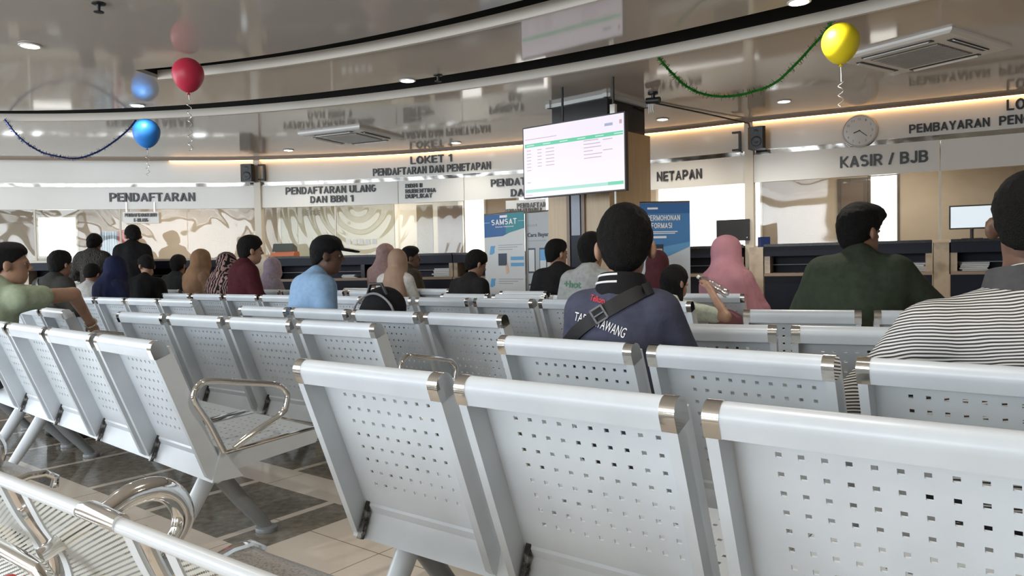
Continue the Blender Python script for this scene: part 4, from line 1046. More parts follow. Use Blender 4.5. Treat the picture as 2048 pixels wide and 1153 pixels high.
tinsel(atz(1316, 115, H3 - .003), [(1340, 142), (1372, 172), (1410, 189), (1455, 193), (1505, 184), (1550, 166), (1590, 130), (1625, 92), (1650, 65)], atz(1664, 41, H3 - .003), mat('green_tinsel', (.02, .19, .02), .25, .5), .034, 'green tinsel garland hanging from the curved trim to the yellow balloon')
tinsel(atz(9, 239, H3 - .003), [(40, 276), (80, 303), (120, 314), (155, 317), (195, 304), (230, 282), (258, 258)], atz(272, 240, H3 - .003), mat('blue_tinsel', (.02, .045, .20), .25, .5), .030, 'dark blue tinsel garland hanging at the left below the curved trim')

# ------------------------------------------------------------------ people: smooth-blended bodies meshed on a grid
def smin(a, b, k):
    h = np.clip(0.5 + 0.5 * (b - a) / k, 0, 1); return b * (1 - h) + a * h - k * h * (1 - h)
class SDF:
    def __init__(s): s.p = []
    def cap(s, a, b, ra, rb=None, k=.03): s.p.append(('c', np.array(a, float), np.array(b, float), ra, ra if rb is None else rb, k)); return s
    def ell(s, c, r, R=None, k=.03): s.p.append(('e', np.array(c, float), np.array(r, float), R, k)); return s
    def cut_ell(s, c, r, R=None): s.p.append(('x', np.array(c, float), np.array(r, float), R, 0)); return s
    def cut_plane(s, p, n): s.p.append(('p', np.array(p, float), np.array(n, float), None, 0)); return s     # removes the side n points to
    def grow(s, g):
        q = SDF()
        for p in s.p:
            if p[0] == 'c': q.p.append(('c', p[1], p[2], p[3] + g, p[4] + g, p[5]))
            elif p[0] == 'e': q.p.append(('e', p[1], p[2] + g, p[3], p[4]))
            else: q.p.append(p)
        return q
    def bounds(s):
        lo, hi = [], []
        for p in s.p:
            if p[0] == 'c':
                r = max(p[3], p[4]); lo.append(np.minimum(p[1], p[2]) - r); hi.append(np.maximum(p[1], p[2]) + r)
            elif p[0] == 'e':
                r = p[2].max() if p[3] is not None else p[2]; lo.append(p[1] - r); hi.append(p[1] + r)
        return np.min(lo, 0), np.max(hi, 0)
    def eval(s, Q):
        d = None
        for p in s.p:
            if p[0] == 'c':
                ab = p[2] - p[1]; t = np.clip(((Q - p[1]) @ ab) / max(ab @ ab, 1e-12), 0, 1)
                e = np.sqrt(((Q - p[1] - t[..., None] * ab) ** 2).sum(-1)) - (p[3] + (p[4] - p[3]) * t); k = p[5]
            elif p[0] in 'ex':
                v = Q - p[1]
                if p[3] is not None: v = v @ p[3]
                w = np.sqrt(((v / p[2]) ** 2).sum(-1)); g = np.sqrt(((v / p[2] ** 2) ** 2).sum(-1))
                e = w * (w - 1) / np.maximum(g, 1e-6); k = p[4]
            else:
                e = (Q - p[1]) @ p[2]
                d = np.maximum(d, e); continue
            if p[0] == 'x': d = np.maximum(d, -e); continue
            d = e if d is None else smin(d, e, k)
        return d
    def mesh(s, name, m, h, fold=0.0, fscale=9.0, seed=0.0):
        lo, hi = s.bounds(); lo = lo - 2.5 * h; n = np.ceil((hi + 2.5 * h - lo) / h).astype(int) + 1
        ax = [lo[i] + h * np.arange(n[i]) for i in range(3)]
        G = np.stack(np.meshgrid(*ax, indexing='ij'), -1); D = s.eval(G)
        I = D < 0; nx, ny, nz = n
        cs = np.zeros((nx - 1, ny - 1, nz - 1), int)
        for i in (0, 1):
            for j in (0, 1):
                for k in (0, 1): cs += I[i:nx - 1 + i, j:ny - 1 + j, k:nz - 1 + k]
        act = (cs > 0) & (cs < 8); ids = -np.ones(act.shape, int); C = np.argwhere(act); ids[act] = np.arange(len(C))
        acc = np.zeros((len(C), 3)); cnt = np.zeros(len(C))
        cor = [(i, j, k) for i in (0, 1) for j in (0, 1) for k in (0, 1)]
        for a in cor:
            for axn in range(3):
                if a[axn]: continue
                b = list(a); b[axn] = 1
                A = C + a; B = C + b
                da = D[A[:, 0], A[:, 1], A[:, 2]]; db = D[B[:, 0], B[:, 1], B[:, 2]]
                cr = (da < 0) != (db < 0); t = np.where(cr, da / np.where(cr, da - db, 1), 0)
                pt = A + 0.0; pt[:, axn] += t
                acc[cr] += pt[cr]; cnt[cr] += 1
        V = lo + h * acc / cnt[:, None]
        F = []
        for axn in range(3):
            u, v = (axn + 1) % 3, (axn + 2) % 3
            sl0 = [slice(None)] * 3; sl1 = [slice(None)] * 3; sl0[axn] = slice(0, -1); sl1[axn] = slice(1, None)
            x = I[tuple(sl0)] != I[tuple(sl1)]
            E = np.argwhere(x); E = E[(E[:, u] > 0) & (E[:, v] > 0) & (E[:, u] < n[u] - 1) & (E[:, v] < n[v] - 1)]
            flip = I[tuple(sl0)][E[:, 0], E[:, 1], E[:, 2]]
            q = []
            for du, dv in ((1, 1), (0, 1), (0, 0), (1, 0)):
                P = E.copy(); P[:, u] -= du; P[:, v] -= dv; q.append(ids[P[:, 0], P[:, 1], P[:, 2]])
            q = np.stack(q, 1); q[~flip] = q[~flip][:, ::-1]; F.append(q)
        F = np.concatenate(F)
        # two rounds of light smoothing
        e = np.concatenate([F[:, [0, 1]], F[:, [1, 2]], F[:, [2, 3]], F[:, [3, 0]]])
        for _ in range(2):
            sm = np.zeros_like(V); c = np.zeros(len(V))
            np.add.at(sm, e[:, 0], V[e[:, 1]]); np.add.at(c, e[:, 0], 1); np.add.at(sm, e[:, 1], V[e[:, 0]]); np.add.at(c, e[:, 1], 1)
            V = V * .5 + .5 * sm / np.maximum(c, 1)[:, None]
        if fold:
            ctr = V.mean(0)
            for i in range(len(V)):
                p = Vector(V[i]); q = Vector((p.x * fscale, p.y * fscale, p.z * fscale * .45 + p.x * 3 + seed))
                f = noise.noise(q) + .5 * noise.noise(q * 2.1); dv = V[i] - ctr; dv[2] = 0
                L = np.linalg.norm(dv); V[i] += dv / max(L, .03) * f * fold
        me = bpy.data.meshes.new(name); me.from_pydata(V.tolist(), [], F.tolist()); me.update(); me.materials.append(m); me.shade_smooth()
        return me
def rotm(yaw=0, pitch=0, roll=0):
    # yaw: to the right, pitch: down
    return np.array((Matrix.Rotation(-math.radians(yaw), 3, 'Z') @ Matrix.Rotation(-math.radians(pitch), 3, 'X') @ Matrix.Rotation(math.radians(roll), 3, 'Y')))

def person(label, head, face, skin='skin', top=None, sleeve='short', hair='short', yaw=0, pitch=0, lean=4, sw=.150, fat=0.0, res=.016, standing=False,
           joints=None, bottoms='denim', headwear=None, fold=.010, height=None, dy=0.0, group=None, hairm='hair', dx=0.0, deep=0.0, eyes=True, legs=True, headroll=0, hs=1.12, neck=.03, slv=.68):
    hx, hy, depth = head
    P = aty(hx, hy, depth); base_top = 1.70 if standing else 1.345
    s = P.z / (base_top + neck) if height is None else height
    H = .43 if standing else 0.0                 # standing lifts everything above the hips
    ln = math.radians(lean)
    hz = .93 if standing else .535
    def HS(r_): return tuple(v * hs for v in r_)
    def UP(p):
        x, y, z = p; z0 = z - hz
        return np.array((x + dx * max(0, z0) / .7, y + math.sin(ln) * z0, hz + math.cos(ln) * z0))
    up = .38 if standing else 0.0                # torso lift
    nb = UP((0, -.005, 1.075 + up)); hc = UP((0, .03, 1.215 + up)); hc[2] += base_top + neck - hc[2] - .140 * hs
    hc[1] += .02 + deep
    Rh = rotm(yaw, pitch, headroll)
    def hd(p): return hc + Rh @ (np.array(p) * hs)
    J = {'sl': UP((-sw, -.02, 1.01 + up)), 'sr': UP((sw, -.02, 1.01 + up))}
    if standing:
        J.update(el=np.array((-sw - .05, .02, 1.08)), er=np.array((sw + .05, .02, 1.08)), wl=np.array((-sw + .02, .22, 1.10)), wr=np.array((sw - .02, .22, 1.10)))
    else:
        J.update(el=np.array((-sw - .07, .08, .76)), er=np.array((sw + .07, .08, .76)), wl=np.array((-.11, .30, .66)), wr=np.array((.11, .30, .66)))
    ang = math.radians(face)
    rz = -ang
    off = Matrix.Rotation(rz, 3, 'Z') @ (Vector(hc) * s)
    root_loc = Vector((P.x - off.x, P.y - off.y, 0))
    Minv = (Matrix.Translation(root_loc) @ Matrix.Rotation(rz, 4, 'Z') @ Matrix.Scale(s, 4)).inverted()
    if joints:
        for k, v in joints.items():
            J[k] = np.array(Minv @ Vector(v)) if isinstance(v, Vector) else np.array(v, float)
    r = empty('person', root_loc, rz, label, 'person', group); r.scale = (s, s, s)
    # --- torso
    def torso(q, g=0.0, hem=True):
        q.ell((0, 0, hz + .0), (.155 + fat * .7 + g, .130 + fat * .7 + g, .125 + g), k=.05)
        q.ell(UP((0, -.005, hz + .17)), (.138 + fat + g, .110 + fat + g, .20 + g), k=.06)
        q.ell(UP((0, -.010, hz + .37)), (.155 + (sw - .150) + fat * .7 + g, .110 + fat * .6 + g, .20 + g), k=.06)
        q.cap(J['sl'] * [.8, 1, 1] + [0, 0, .005], J['sr'] * [.8, 1, 1] + [0, 0, .005], .068 + fat * .2 + g, k=.05)
        q.cap(UP((0, -.02, 1.03 + up)), nb + [0, 0, .01], .085 + g, .060 + g, k=.06)
        return q
    def arm(q, S, E, W_, g=0.0, upto=1.0, fore=True):
        S, E, W_ = J[S], J[E], J[W_]
        e = S + (E - S) * min(upto, 1.0)
        q.cap(S, e, .056 + fat * .25 + g, (.056 + (.043 - .056) * min(upto, 1)) + fat * .15 + g, k=.035)
        if fore: q.cap(E, W_, .043 + fat * .12 + g, .029 + g, k=.02)
    def hand(q, E, W_, side):
        W_ = J[W_]; d = W_ - J[E]; d = d / np.linalg.norm(d); upv = np.array((0, 0, 1.0)); sd = np.cross(d, upv)
        if np.linalg.norm(sd) < .2: sd = np.array((1., 0, 0))
        sd = sd / np.linalg.norm(sd); nn = np.cross(sd, d)
        q.cap(W_, W_ + d * .06, .028, .030, k=.02); q.cap(W_ + d * .05 - sd * .022, W_ + d * .05 + sd * .022, .018, k=.015)
        for i, L in enumerate((.062, .072, .068, .052)):
            b = W_ + d * .075 + sd * (.030 - .020 * i); m_ = b + d * L * .5 - nn * .008; t = m_ + d * L * .38 - nn * .026
            q.cap(b, m_, .0095, .0088, k=.006); q.cap(m_, t, .0088, .0075, k=.004)
        tb = W_ + d * .025 + sd * .028 * side; tm = tb + d * .03 + sd * .022 * side - nn * .01; q.cap(tb, tm, .012, .010, k=.01); q.cap(tm, tm + d * .03 - nn * .012, .010, .008, k=.005)
    if standing:
        leg = [((-.09, 0, .90), (-.10, .01, .49), (-.10, -.01, .09)), ((.09, 0, .90), (.10, .02, .49), (.10, .0, .09))]
    else:
        leg = [((-.09, .03, .52), (-.12, .43, .515), (-.12, .42, .09)), ((.09, .03, .52), (.12, .43, .515), (.12, .42, .09))]
    def legs_(q, g=0.0, feet=True):
        for a, b, c in leg:
            q.cap(a, b, .085 + fat * .3 + g, .060 + g, k=.04); q.cap(b, c, .058 + g, .040 + g, k=.03)
            if feet: q.cap(c, np.array(c) + [0, .02, -.045], .038, .036, k=.03); q.cap(np.array(c) + [0, .0, -.05], np.array(c) + [0, .17, -.06], .036, .026, k=.02)
        return q
    # --- the body itself, one continuous skin
    b = SDF(); torso(b); arm(b, 'sl', 'el', 'wl'); arm(b, 'sr', 'er', 'wr'); hand(b, 'el', 'wl', 1); hand(b, 'er', 'wr', -1)
    if legs: legs_(b)
    b.cap(nb - [0, 0, .03], hd((0, -.015, -.06)), .056 + fat * .2, .054 + fat * .12, k=.03)
    b.ell(hd((0, -.012, .035)), HS((.074, .094, .090)), Rh, k=.03); b.ell(hd((0, .020, -.045)), HS((.055 + fat * .12, .064, .066)), Rh, k=.035)
    b.ell(hd((0, .045, -.088)), HS((.028, .028, .022)), Rh, k=.03)
    b.cap(hd((0, .086, .022)), hd((0, .106, -.018)), .009, .013, k=.012); b.cap(hd((-.014, .094, -.022)), hd((.014, .094, -.022)), .009, k=.01)
    b.cap(hd((-.035, .078, .030)), hd((.035, .078, .030)), .012, k=.015)
    b.cap(hd((-.02, .079, -.056)), hd((.02, .079, -.056)), .0085, k=.007); b.cap(hd((-.017, .077, -.070)), hd((.017, .077, -.070)), .009, k=.007)
    for sx in (-1, 1): b.cut_ell(hd((sx * .031, .094, .012)), HS((.016, .012, .010)), Rh)
    for sx in (-1, 1): b.ell(hd((sx * .086, -.014, -.002)), HS((.014, .024, .036)), Rh @ rotm(-sx * 30), k=.008)
    if headwear == 'hijab' or (top is not None and False): pass
    body = link('body', b.mesh('body', M[skin], min(res, .013) if res < .016 else res), r)
    if eyes:
        for sx in (-1, 1):
            e = MB().sphere(hd((sx * .031, .073, .012)), .0105, 8).build('eye', M['eye'], r)
            MB().sphere(hd((sx * .031, .0815, .012)), .0055, 6).build('iris', M['black'], e)
    # --- clothes
    out = {}
    g = .014 if res <= .013 else .018
    q = SDF(); torso(q, g)
    if sleeve == 'short':
        arm(q, 'sl', 'el', 'wl', g + .010, slv, False); arm(q, 'sr', 'er', 'wr', g + .010, slv, False)
    else:
        arm(q, 'sl', 'el', 'wl', g + .006); arm(q, 'sr', 'er', 'wr', g + .006)
    q.cap(nb - [0, 0, .02], nb + [0, .004, .028], .068 + fat * .2 + g * .4, .060 + fat * .2 + g * .4, k=.02)
    if sleeve == 'long':
        for W_ in ('wl', 'wr'): pass
    shirt = link('shirt', q.mesh('shirt', top, res, fold, 9, hx * .01), r); out['shirt'] = shirt
    if legs:
        q = SDF(); q.ell((0, 0, hz - .01), (.165 + fat * .7 + g * .8, .135 + fat * .7 + g * .8, .115 + g * .5), k=.05); legs_(q, g * .8, False)
        link('trousers', q.mesh('trousers', M[bottoms], max(res, .016), .005), r)
        for a, b_, c in leg:
            q = SDF().cap(np.array(c) + [0, -.02, -.055], np.array(c) + [0, .16, -.06], .042, .032, k=.02).cap(np.array(c) + [0, 0, -.03], np.array(c) + [0, .05, -.05], .044, .04, k=.02).cut_plane((0, 0, .0), (0, 0, -1)); link('shoe', q.mesh('shoe', M['shoe'], .014), r)
    # --- hair and headwear
    if hair:
        q = SDF(); hr = .010 if hair == 'short' else .016
        q.ell(hd((0, -.014, .046)), HS((.075 + hr, .097 + hr, .088 + hr * 1.4)), Rh, k=.02)
        q.ell(hd((0, -.050, -.012)), HS((.060 + hr * .5, .053 + hr, .078)), Rh, k=.025)
        if hair == 'quiff':
            q.ell(hd((0, .075, .100)), HS((.055, .045, .042)), Rh, k=.03); q.ell(hd((.03, .095, .075)), HS((.03, .028, .03)), Rh, k=.02)
        if hair in ('short', 'full', 'quiff'):
            q.ell(hd((0, .035, .092)), HS((.06, .045, .034 + hr)), Rh, k=.03)
        q.cut_plane(hd((0, -.095, -.068 if hair not in ('full', 'quiff') else -.085)), Rh @ (np.array((0, .62, -.78))))
        if hair == 'long':
            q.p.pop()
            q.cut_ell(hd((0, .105, -.03)), HS((.075, .075, .095)), Rh)
            q.cap(hd((0, -.055, .02)), hd((0, -.10, -.17)), .078, .070, k=.05); q.cap(hd((-.06, -.02, 0)), hd((-.07, -.03, -.15)), .035, .03, k=.03); q.cap(hd((.06, -.02, 0)), hd((.07, -.03, -.15)), .035, .03, k=.03)
        if hair == 'bun':
            q.ell(hd((0, -.12, .0)), HS((.05, .045, .055)), Rh, k=.02)
        link('hair', q.mesh('hair', M[hairm], min(res, .010), .0055 if hair != 'short' else .004, 55), r)
    if headwear:
        kind, hm = headwear
        if kind == 'hijab':
            q = SDF(); q.ell(hd((0, -.015, .030)), HS((.098, .118, .120)), Rh, k=.03); q.ell(hd((0, .01, -.055)), HS((.086, .090, .085)), Rh, k=.04)
            q.cap(hd((0, -.01, -.06)), nb + [0, -.01, .0], .092, .115, k=.06); q.cap(nb, UP((0, -.015, .93 + up)), .11, .165, k=.07)
            q.cap(J['sl'] * [.72, 1, 1], J['sr'] * [.72, 1, 1], .092, k=.06)
            q.ell(UP((0, .0, .93 + up)), (.19, .155, .13), k=.06)
            q.cut_ell(hd((0, .135, -.008)), HS((.066, .085, .088)), Rh)
            link('headscarf', q.mesh('headscarf', hm, res, .012, 11, hx * .02), r)
        elif kind == 'hijab_open':
            q = SDF(); q.ell(hd((0, -.015, .030)), HS((.098, .118, .120)), Rh, k=.03); q.ell(hd((0, .01, -.055)), HS((.086, .090, .085)), Rh, k=.04)
            q.cap(hd((0, -.01, -.06)), nb + [0, -.01, .0], .094, .112, k=.05); q.cap(nb, UP((0, -.035, 1.0 + up)), .11, .135, k=.05)
            q.cap(nb + [.04, -.05, -.03], UP((.115, -.14, .66)), .085, .085, k=.06); q.cap(nb + [-.05, -.02, -.03], UP((-.20, -.05, .78)), .075, .065, k=.06)
            q.cut_ell(hd((0, .135, -.008)), HS((.066, .085, .088)), Rh)
            link('headscarf', q.mesh('headscarf', hm, res, .010, 11, hx * .02), r)
        elif kind == 'hijab_long':
            q = SDF(); q.ell(hd((0, -.015, .030)), HS((.098, .118, .120)), Rh, k=.03); q.ell(hd((0, .01, -.055)), HS((.090, .092, .085)), Rh, k=.04)
            q.cap(hd((0, -.01, -.04)), nb + [0, -.01, -.10], .105, .20, k=.06)
            q.cap(UP((-sw * .75, -.01, .98 + up)), UP((-sw * 1.25, .02, .64 + up)), .10, .125, k=.08); q.cap(UP((sw * .75, -.01, .98 + up)), UP((sw * 1.25, .02, .64 + up)), .10, .125, k=.08)
            q.cap(UP((0, -.02, 1.0 + up)), UP((0, -.03, .60 + up)), .13, .18, k=.08)
            q.cut_ell(hd((0, .135, -.008)), HS((.066, .085, .088)), Rh)
            link('headscarf', q.mesh('headscarf', hm, res, .014, 10, hx * .02), r)
        elif kind == 'cap':
            q = SDF(); q.ell(hd((0, -.010, .050)), HS((.092, .110, .098)), Rh, k=.02); q.cut_plane(hd((0, 0, .042)), Rh @ np.array((0, .10, -1.0)))
            q.ell(hd((0, .130, .052)), HS((.075, .085, .010)), Rh @ rotm(0, 6), k=.012)
            link('cap', q.mesh('cap', hm, .009, .0), r)
    out.update(root=r, body=body, J=J, hd=hd, nb=nb, hc=hc, Minv=Minv, s=s, UP=UP)
    return out

def surf(bvh, x, z, lift=.004, frm=-1.0):
    h = bvh.ray_cast(Vector((x, frm, z)), Vector((0, 1 if frm < 0 else -1, 0)))
    if h[0] is None: return None
    return h[0] + h[1].normalized() * lift * (1 if h[1].y * (1 if frm < 0 else -1) < 0 else -1)
def bvh_of(o): return BVHTree.FromPolygons([v.co.copy() for v in o.data.vertices], [tuple(p.vertices) for p in o.data.polygons])
def shirt_text(P, t, x, z, w, h, ang, m, bold=.02, frm=-1.0):
    bv = bvh_of(P['shirt']); V, F = text_verts(t, bold); mb = MB(); ca_, sa_ = math.cos(ang), math.sin(ang); out = []
    for a, b, c in V:
        X = x + ca_ * a * w - sa_ * b * h; Z = z + sa_ * a * w + ca_ * b * h
        q = surf(bv, X, Z, .0035 + .0008 * c, frm); out.append(q if q else Vector((X, 0, Z)))
    mb.add(out, F); return mb.build('lettering', m, P['shirt'], smooth=False)
def strap(P, pts, w, m, parent=None, lift=.005, name='strap', target='shirt'):
    bv = bvh_of(P[target]); C = catmull([(a, 0, b) for a, b in pts], 8); V = []; F = []
    for i, p in enumerate(C):
        t = (C[min(i + 1, len(C) - 1)] - C[max(i - 1, 0)]).normalized(); nrm = Vector((-t.z, 0, t.x)) * w / 2
        for sgn in (-1, 1):
            q = p + nrm * sgn; h0 = surf(bv, q.x, q.z, lift); h1 = surf(bv, q.x, q.z, lift + .004)
            if h0 is None: h0 = Vector((q.x, V[-1].y if V else 0, q.z)); h1 = h0 - Vector((0, .004, 0))
            V += [h0, h1]
    for i in range(len(C) - 1):
        a = 4 * i
        F += [(a + 1, a + 3, a + 7, a + 5), (a, a + 4, a + 6, a + 2), (a, a + 1, a + 5, a + 4), (a + 2, a + 6, a + 7, a + 3)]
    return MB().add(V, F).build(name, m, parent or P['root'])

def stripe_mat():
    m = mat('striped_jersey', (.62, .61, .59), .85, 0, .2); n, l, b = nodes(m)
    tc = n.new('ShaderNodeTexCoord'); ns = n.new('ShaderNodeTexNoise'); ns.inputs['Scale'].default_value = 5; ns.inputs['Detail'].default_value = 2
    l.new(tc.outputs['Object'], ns.inputs['Vector'])
    s = n.new('ShaderNodeSeparateXYZ'); l.new(tc.outputs['Object'], s.inputs[0])
    def M_(op, a, c=None):
        q = n.new('ShaderNodeMath'); q.operation = op
        for i, v in enumerate((a, c)):
            if v is None: continue
            if isinstance(v, (int, float)): q.inputs[i].default_value = v
            else: l.new(v, q.inputs[i])
        return q.outputs[0]
    z = M_('ADD', s.outputs[2], M_('MULTIPLY', ns.outputs['Fac'], .035))
    z = M_('ADD', z, M_('MULTIPLY', s.outputs[1], .25))
    z = M_('ADD', z, M_('MULTIPLY', s.outputs[0], -.10))
    f = M_('FRACT', M_('DIVIDE', z, .0098)); st = M_('GREATER_THAN', f, .5)
    mx = n.new('ShaderNodeMixRGB'); l.new(st, mx.inputs[0]); mx.inputs[1].default_value = (.64, .63, .60, 1); mx.inputs[2].default_value = (.055, .052, .055, 1)
    l.new(mx.outputs[0], b.inputs['Base Color']); return m
def floral_mat(name, a, b_, sc):
    m = mat(name, a, .8, 0, .2); n, l, b = nodes(m); tc = n.new('ShaderNodeTexCoord'); v = n.new('ShaderNodeTexWave'); v.inputs['Scale'].default_value = sc; v.inputs['Distortion'].default_value = 14; v.inputs['Detail'].default_value = 2
    r = n.new('ShaderNodeValToRGB'); r.color_ramp.interpolation = 'CONSTANT'; r.color_ramp.elements[0].color = (*a, 1); r.color_ramp.elements[1].color = (*b_, 1); r.color_ramp.elements[1].position = .62
    l.new(tc.outputs['Object'], v.inputs['Vector']); l.new(v.outputs['Fac'], r.inputs['Fac']); l.new(r.outputs[0], b.inputs['Base Color']); return m

# --- near people
p = person('large man in a black and white striped shirt at the right frame edge', (2064, 345, 2.02), 36, 'skin_dark', stripe_mat(), 'short', 'short', yaw=5, lean=8, sw=0.190, fat=.085, res=.012, fold=.010, dx=.05, neck=.09, slv=.97,
           joints={'sl': (-.185, -.03, .965), 'el': (-.40, .0, .72), 'wl': (-.20, .28, .66), 'er': (.34, .10, .76), 'wr': (.18, .32, .66)})
def collar(p, R0, R1, z0, z1, tilt, m, name='collar'):
    V = []; F = []; c = Vector(p['nb'])
    for k in range(36):
        a = 2 * math.pi * k / 36
        for R_, z in ((R0, z0), (R1, z1), (R1 - .006, z1), (R0 - .008, z0)): V.append(c + Vector((math.cos(a) * R_, math.sin(a) * R_, z - math.sin(a) * tilt)))
    for k in range(36):
        for j in range(4): F.append((4 * k + j, 4 * k + (j + 1) % 4, 4 * ((k + 1) % 36) + (j + 1) % 4, 4 * ((k + 1) % 36) + j))
    return MB().add(V, F).build(name, m, p['shirt'])
collar(p, .118, .098, .0, .080, .02, cloth('grey_collar', (.07, .068, .07)))
m_navy = cloth('faded_navy_polo', (.062, .068, .105), (.052, .056, .088))
p = person('man in a navy polo shirt with white collar lines and a black cross-body strap', (1250, 415, 2.76), 20, 'skin_light', m_navy, 'short', 'full', yaw=-6, lean=7, sw=0.148, fat=.012, neck=.075, hs=1.2, res=.010, fold=.009,
           joints={'er': (.245, .12, .78), 'el': (-.21, .12, .76)})
col_ = collar(p, .122, .086, -.014, .082, .016, cloth('black_collar', (.012, .012, .014)))
ring = lambda R_, z: [Vector(p['nb']) + Vector((math.cos(a) * R_, math.sin(a) * R_, z - math.sin(a) * .016)) for a in [2 * math.pi * k / 36 for k in range(36)]]
for R_, z in ((.0910, .072), (.1010, .044)): MB().tube([ring(R_, z)[k] for k in range(17, 28)], .0045, 6).build('collar_line', M['letter_white'], col_)
mw = M['letter_white']
shirt_text(p, 'TAB', -.165, .985, .048, .032, -.22, mw, .0); shirt_text(p, 'ATAWANG', -.088, .968, .130, .038, -.36, mw, .0)
shirt_text(p, 'Telkom', -.105, 1.058, .066, .022, -.18, mat('red_print', (.50, .05, .07), .6), .02)
strap(p, [(.125, 1.105), (.06, 1.075), (-.02, 1.03), (-.10, .98), (-.16, .935), (-.205, .89)], .052, mat('black_webbing', (.010, .010, .011), .7), p['root'], name='bag_strap')
bv = bvh_of(p['shirt']); q = surf(bv, -.055, 1.008, .016); Rb = Matrix.Rotation(-.55, 3, 'Y')
mb = MB()
for x, z, w, h in ((0, .026, .05, .007), (0, -.026, .05, .007), (-.024, 0, .007, .055), (.024, 0, .007, .055), (0, 0, .05, .005)): mb.box(q + Rb @ Vector((x, 0, z)), (w, .006, h), Rb)
mb.build('buckle', mat('grey_buckle', (.10, .10, .10), .3), p['root'], smooth=False)

p = person('broad man in a dark green long-sleeved shirt turned to the right', (1722, 410, 4.15), 32, 'skin', cloth('dark_green_jersey', (.040, .052, .034), (.032, .042, .027)), 'long', 'quiff', yaw=38, lean=10, sw=0.180, fat=.05, res=.014, fold=.010,
           joints={'er': (.33, .22, .82), 'wr': (.20, .42, .74), 'el': (-.29, .06, .76)})
p = person('woman in a long dusty pink headscarf near the banners', (1456, 472, 5.95), 36, 'skin', cloth('pink_dress', (.42, .20, .23)), 'long', None, yaw=42, lean=6, sw=0.145, res=.014, dx=-.07, headwear=('hijab_long', cloth('dusty_pink_scarf', (.46, .225, .26), (.40, .19, .225), 6)))
# girl drinking
gz = 5.18
p = person('girl with long black hair lifting a clear plastic bottle', (1352, 532, gz), 52, 'skin_light', cloth('pale_green_tee', (.56, .60, .50)), 'short', 'long', yaw=14, pitch=-4, lean=4, sw=0.110, res=.010,
           joints={'er': aty(1452, 634, gz - .25), 'wr': aty(1420, 580, gz - .12), 'sr': aty(1385, 622, gz - .05)})
a, b = aty(1394, 553, gz - .02), aty(1458, 590, gz - .10); d = (b - a); L = d.length; Rz = d.to_track_quat('Z', 'Y').to_matrix()
bt = empty('plastic_bottle', a, 0, 'clear plastic bottle held to the mouth of the girl', 'bottle'); bt.rotation_euler = Rz.to_euler()
mg = bpy.data.materials.new('clear_plastic'); mg.use_nodes = True
n_, l_ = mg.node_tree.nodes, mg.node_tree.links; n_.remove(n_['Principled BSDF']); t_ = n_.new('ShaderNodeBsdfTransparent'); g_ = n_.new('ShaderNodeBsdfGlossy'); g_.inputs['Roughness'].default_value = .05; x_ = n_.new('ShaderNodeMixShader'); x_.inputs[0].default_value = .45; t_.inputs[0].default_value = (.9, .92, .93, 1)
l_.new(t_.outputs[0], x_.inputs[1]); l_.new(g_.outputs[0], x_.inputs[2]); l_.new(x_.outputs[0], n_['Material Output'].inputs[0])
prof = [(.011, 0), (.011, .02), (.014, .022)] + [(.030 + .004 * math.sin(t * 22), .05 + (L - .06) * t) for t in [k / 14 for k in range(15)]] + [(.026, L - .002), (.001, L)]
MB().lathe(prof, 20).build('bottle_shell', mg, bt); MB().lathe([(.0125, .002), (.013, .018), (.001, .019)], 16).build('bottle_neck_ring', M['white'], bt)
p = person('man in a light grey tee with green print, behind the navy polo man', (1184, 467, 5.6), 28, 'skin_light', cloth('light_grey_tee', (.36, .37, .36)), 'short', 'full', yaw=5, lean=6, sw=0.155, res=.013)
shirt_text(p, '+hot', -.16, .965, .15, .055, -.05, mat('green_print', (.08, .20, .12), .6), .03)
person('woman in a dark maroon headscarf between the polo man and the blue banner', (1316, 502, 6.35), 34, 'skin', cloth('maroon_dress', (.06, .02, .025)), 'long', None, lean=5, headwear=('hijab', cloth('maroon_scarf', (.075, .022, .028))), eyes=False)
m_bj = cloth('black_jacket', (.013, .013, .014))
person('man in a black jacket looking right beside the Cara Bayar banner', (1114, 479, 7.22), -4, 'skin_light', m_bj, 'long', 'short', yaw=62, lean=12, sw=0.175, fat=.02)
p = person('man in a black shirt with head bowed in front of the SAMSAT banner', (952, 502, 7.35), 40, 'skin_light', cloth('black_shirt', (.014, .014, .015)), 'short', 'full', yaw=20, pitch=18, lean=14, sw=0.175, res=.014)
m_beige = cloth('beige_scarf', (.36, .245, .18), (.31, .205, .15), 8)
p = person('woman in a beige headscarf and white top, seen from behind', (795, 499, 8.25), 14, 'skin', cloth('white_top', (.62, .60, .56)), 'long', None, lean=3, headwear=('hijab_open', m_beige), eyes=False)
strap(p, [(.06, 1.03), (-.03, .96), (-.12, .88)], .022, mat('grey_strap', (.30, .28, .25), .6), p['root'], name='bag_strap')
person('woman in a mauve headscarf just behind the beige headscarf', (772, 488, 9.75), 30, 'skin', cloth('mauve_dress', (.30, .20, .18)), 'long', None, headwear=('hijab', cloth('mauve_scarf', (.32, .215, .20))), eyes=False)
person('man in an olive brown shirt looking right behind the beige headscarf woman', (822, 493, 9.0), 48, 'skin_dark', cloth('olive_shirt', (.060, .048, .032)), 'long', 'short', yaw=30, sw=0.175, fat=.03, eyes=False)
m_lb = cloth('light_blue_shirt', (.27, .42, .62), (.23, .37, .56))
p = person('man in a light blue shirt and black baseball cap', (655, 472, 5.42), 50, 'skin_dark', m_lb, 'short', 'short', yaw=26, pitch=4, lean=14, sw=0.170, fat=.045, res=.012, headwear=('cap', cloth('black_cap', (.008, .008, .009))))
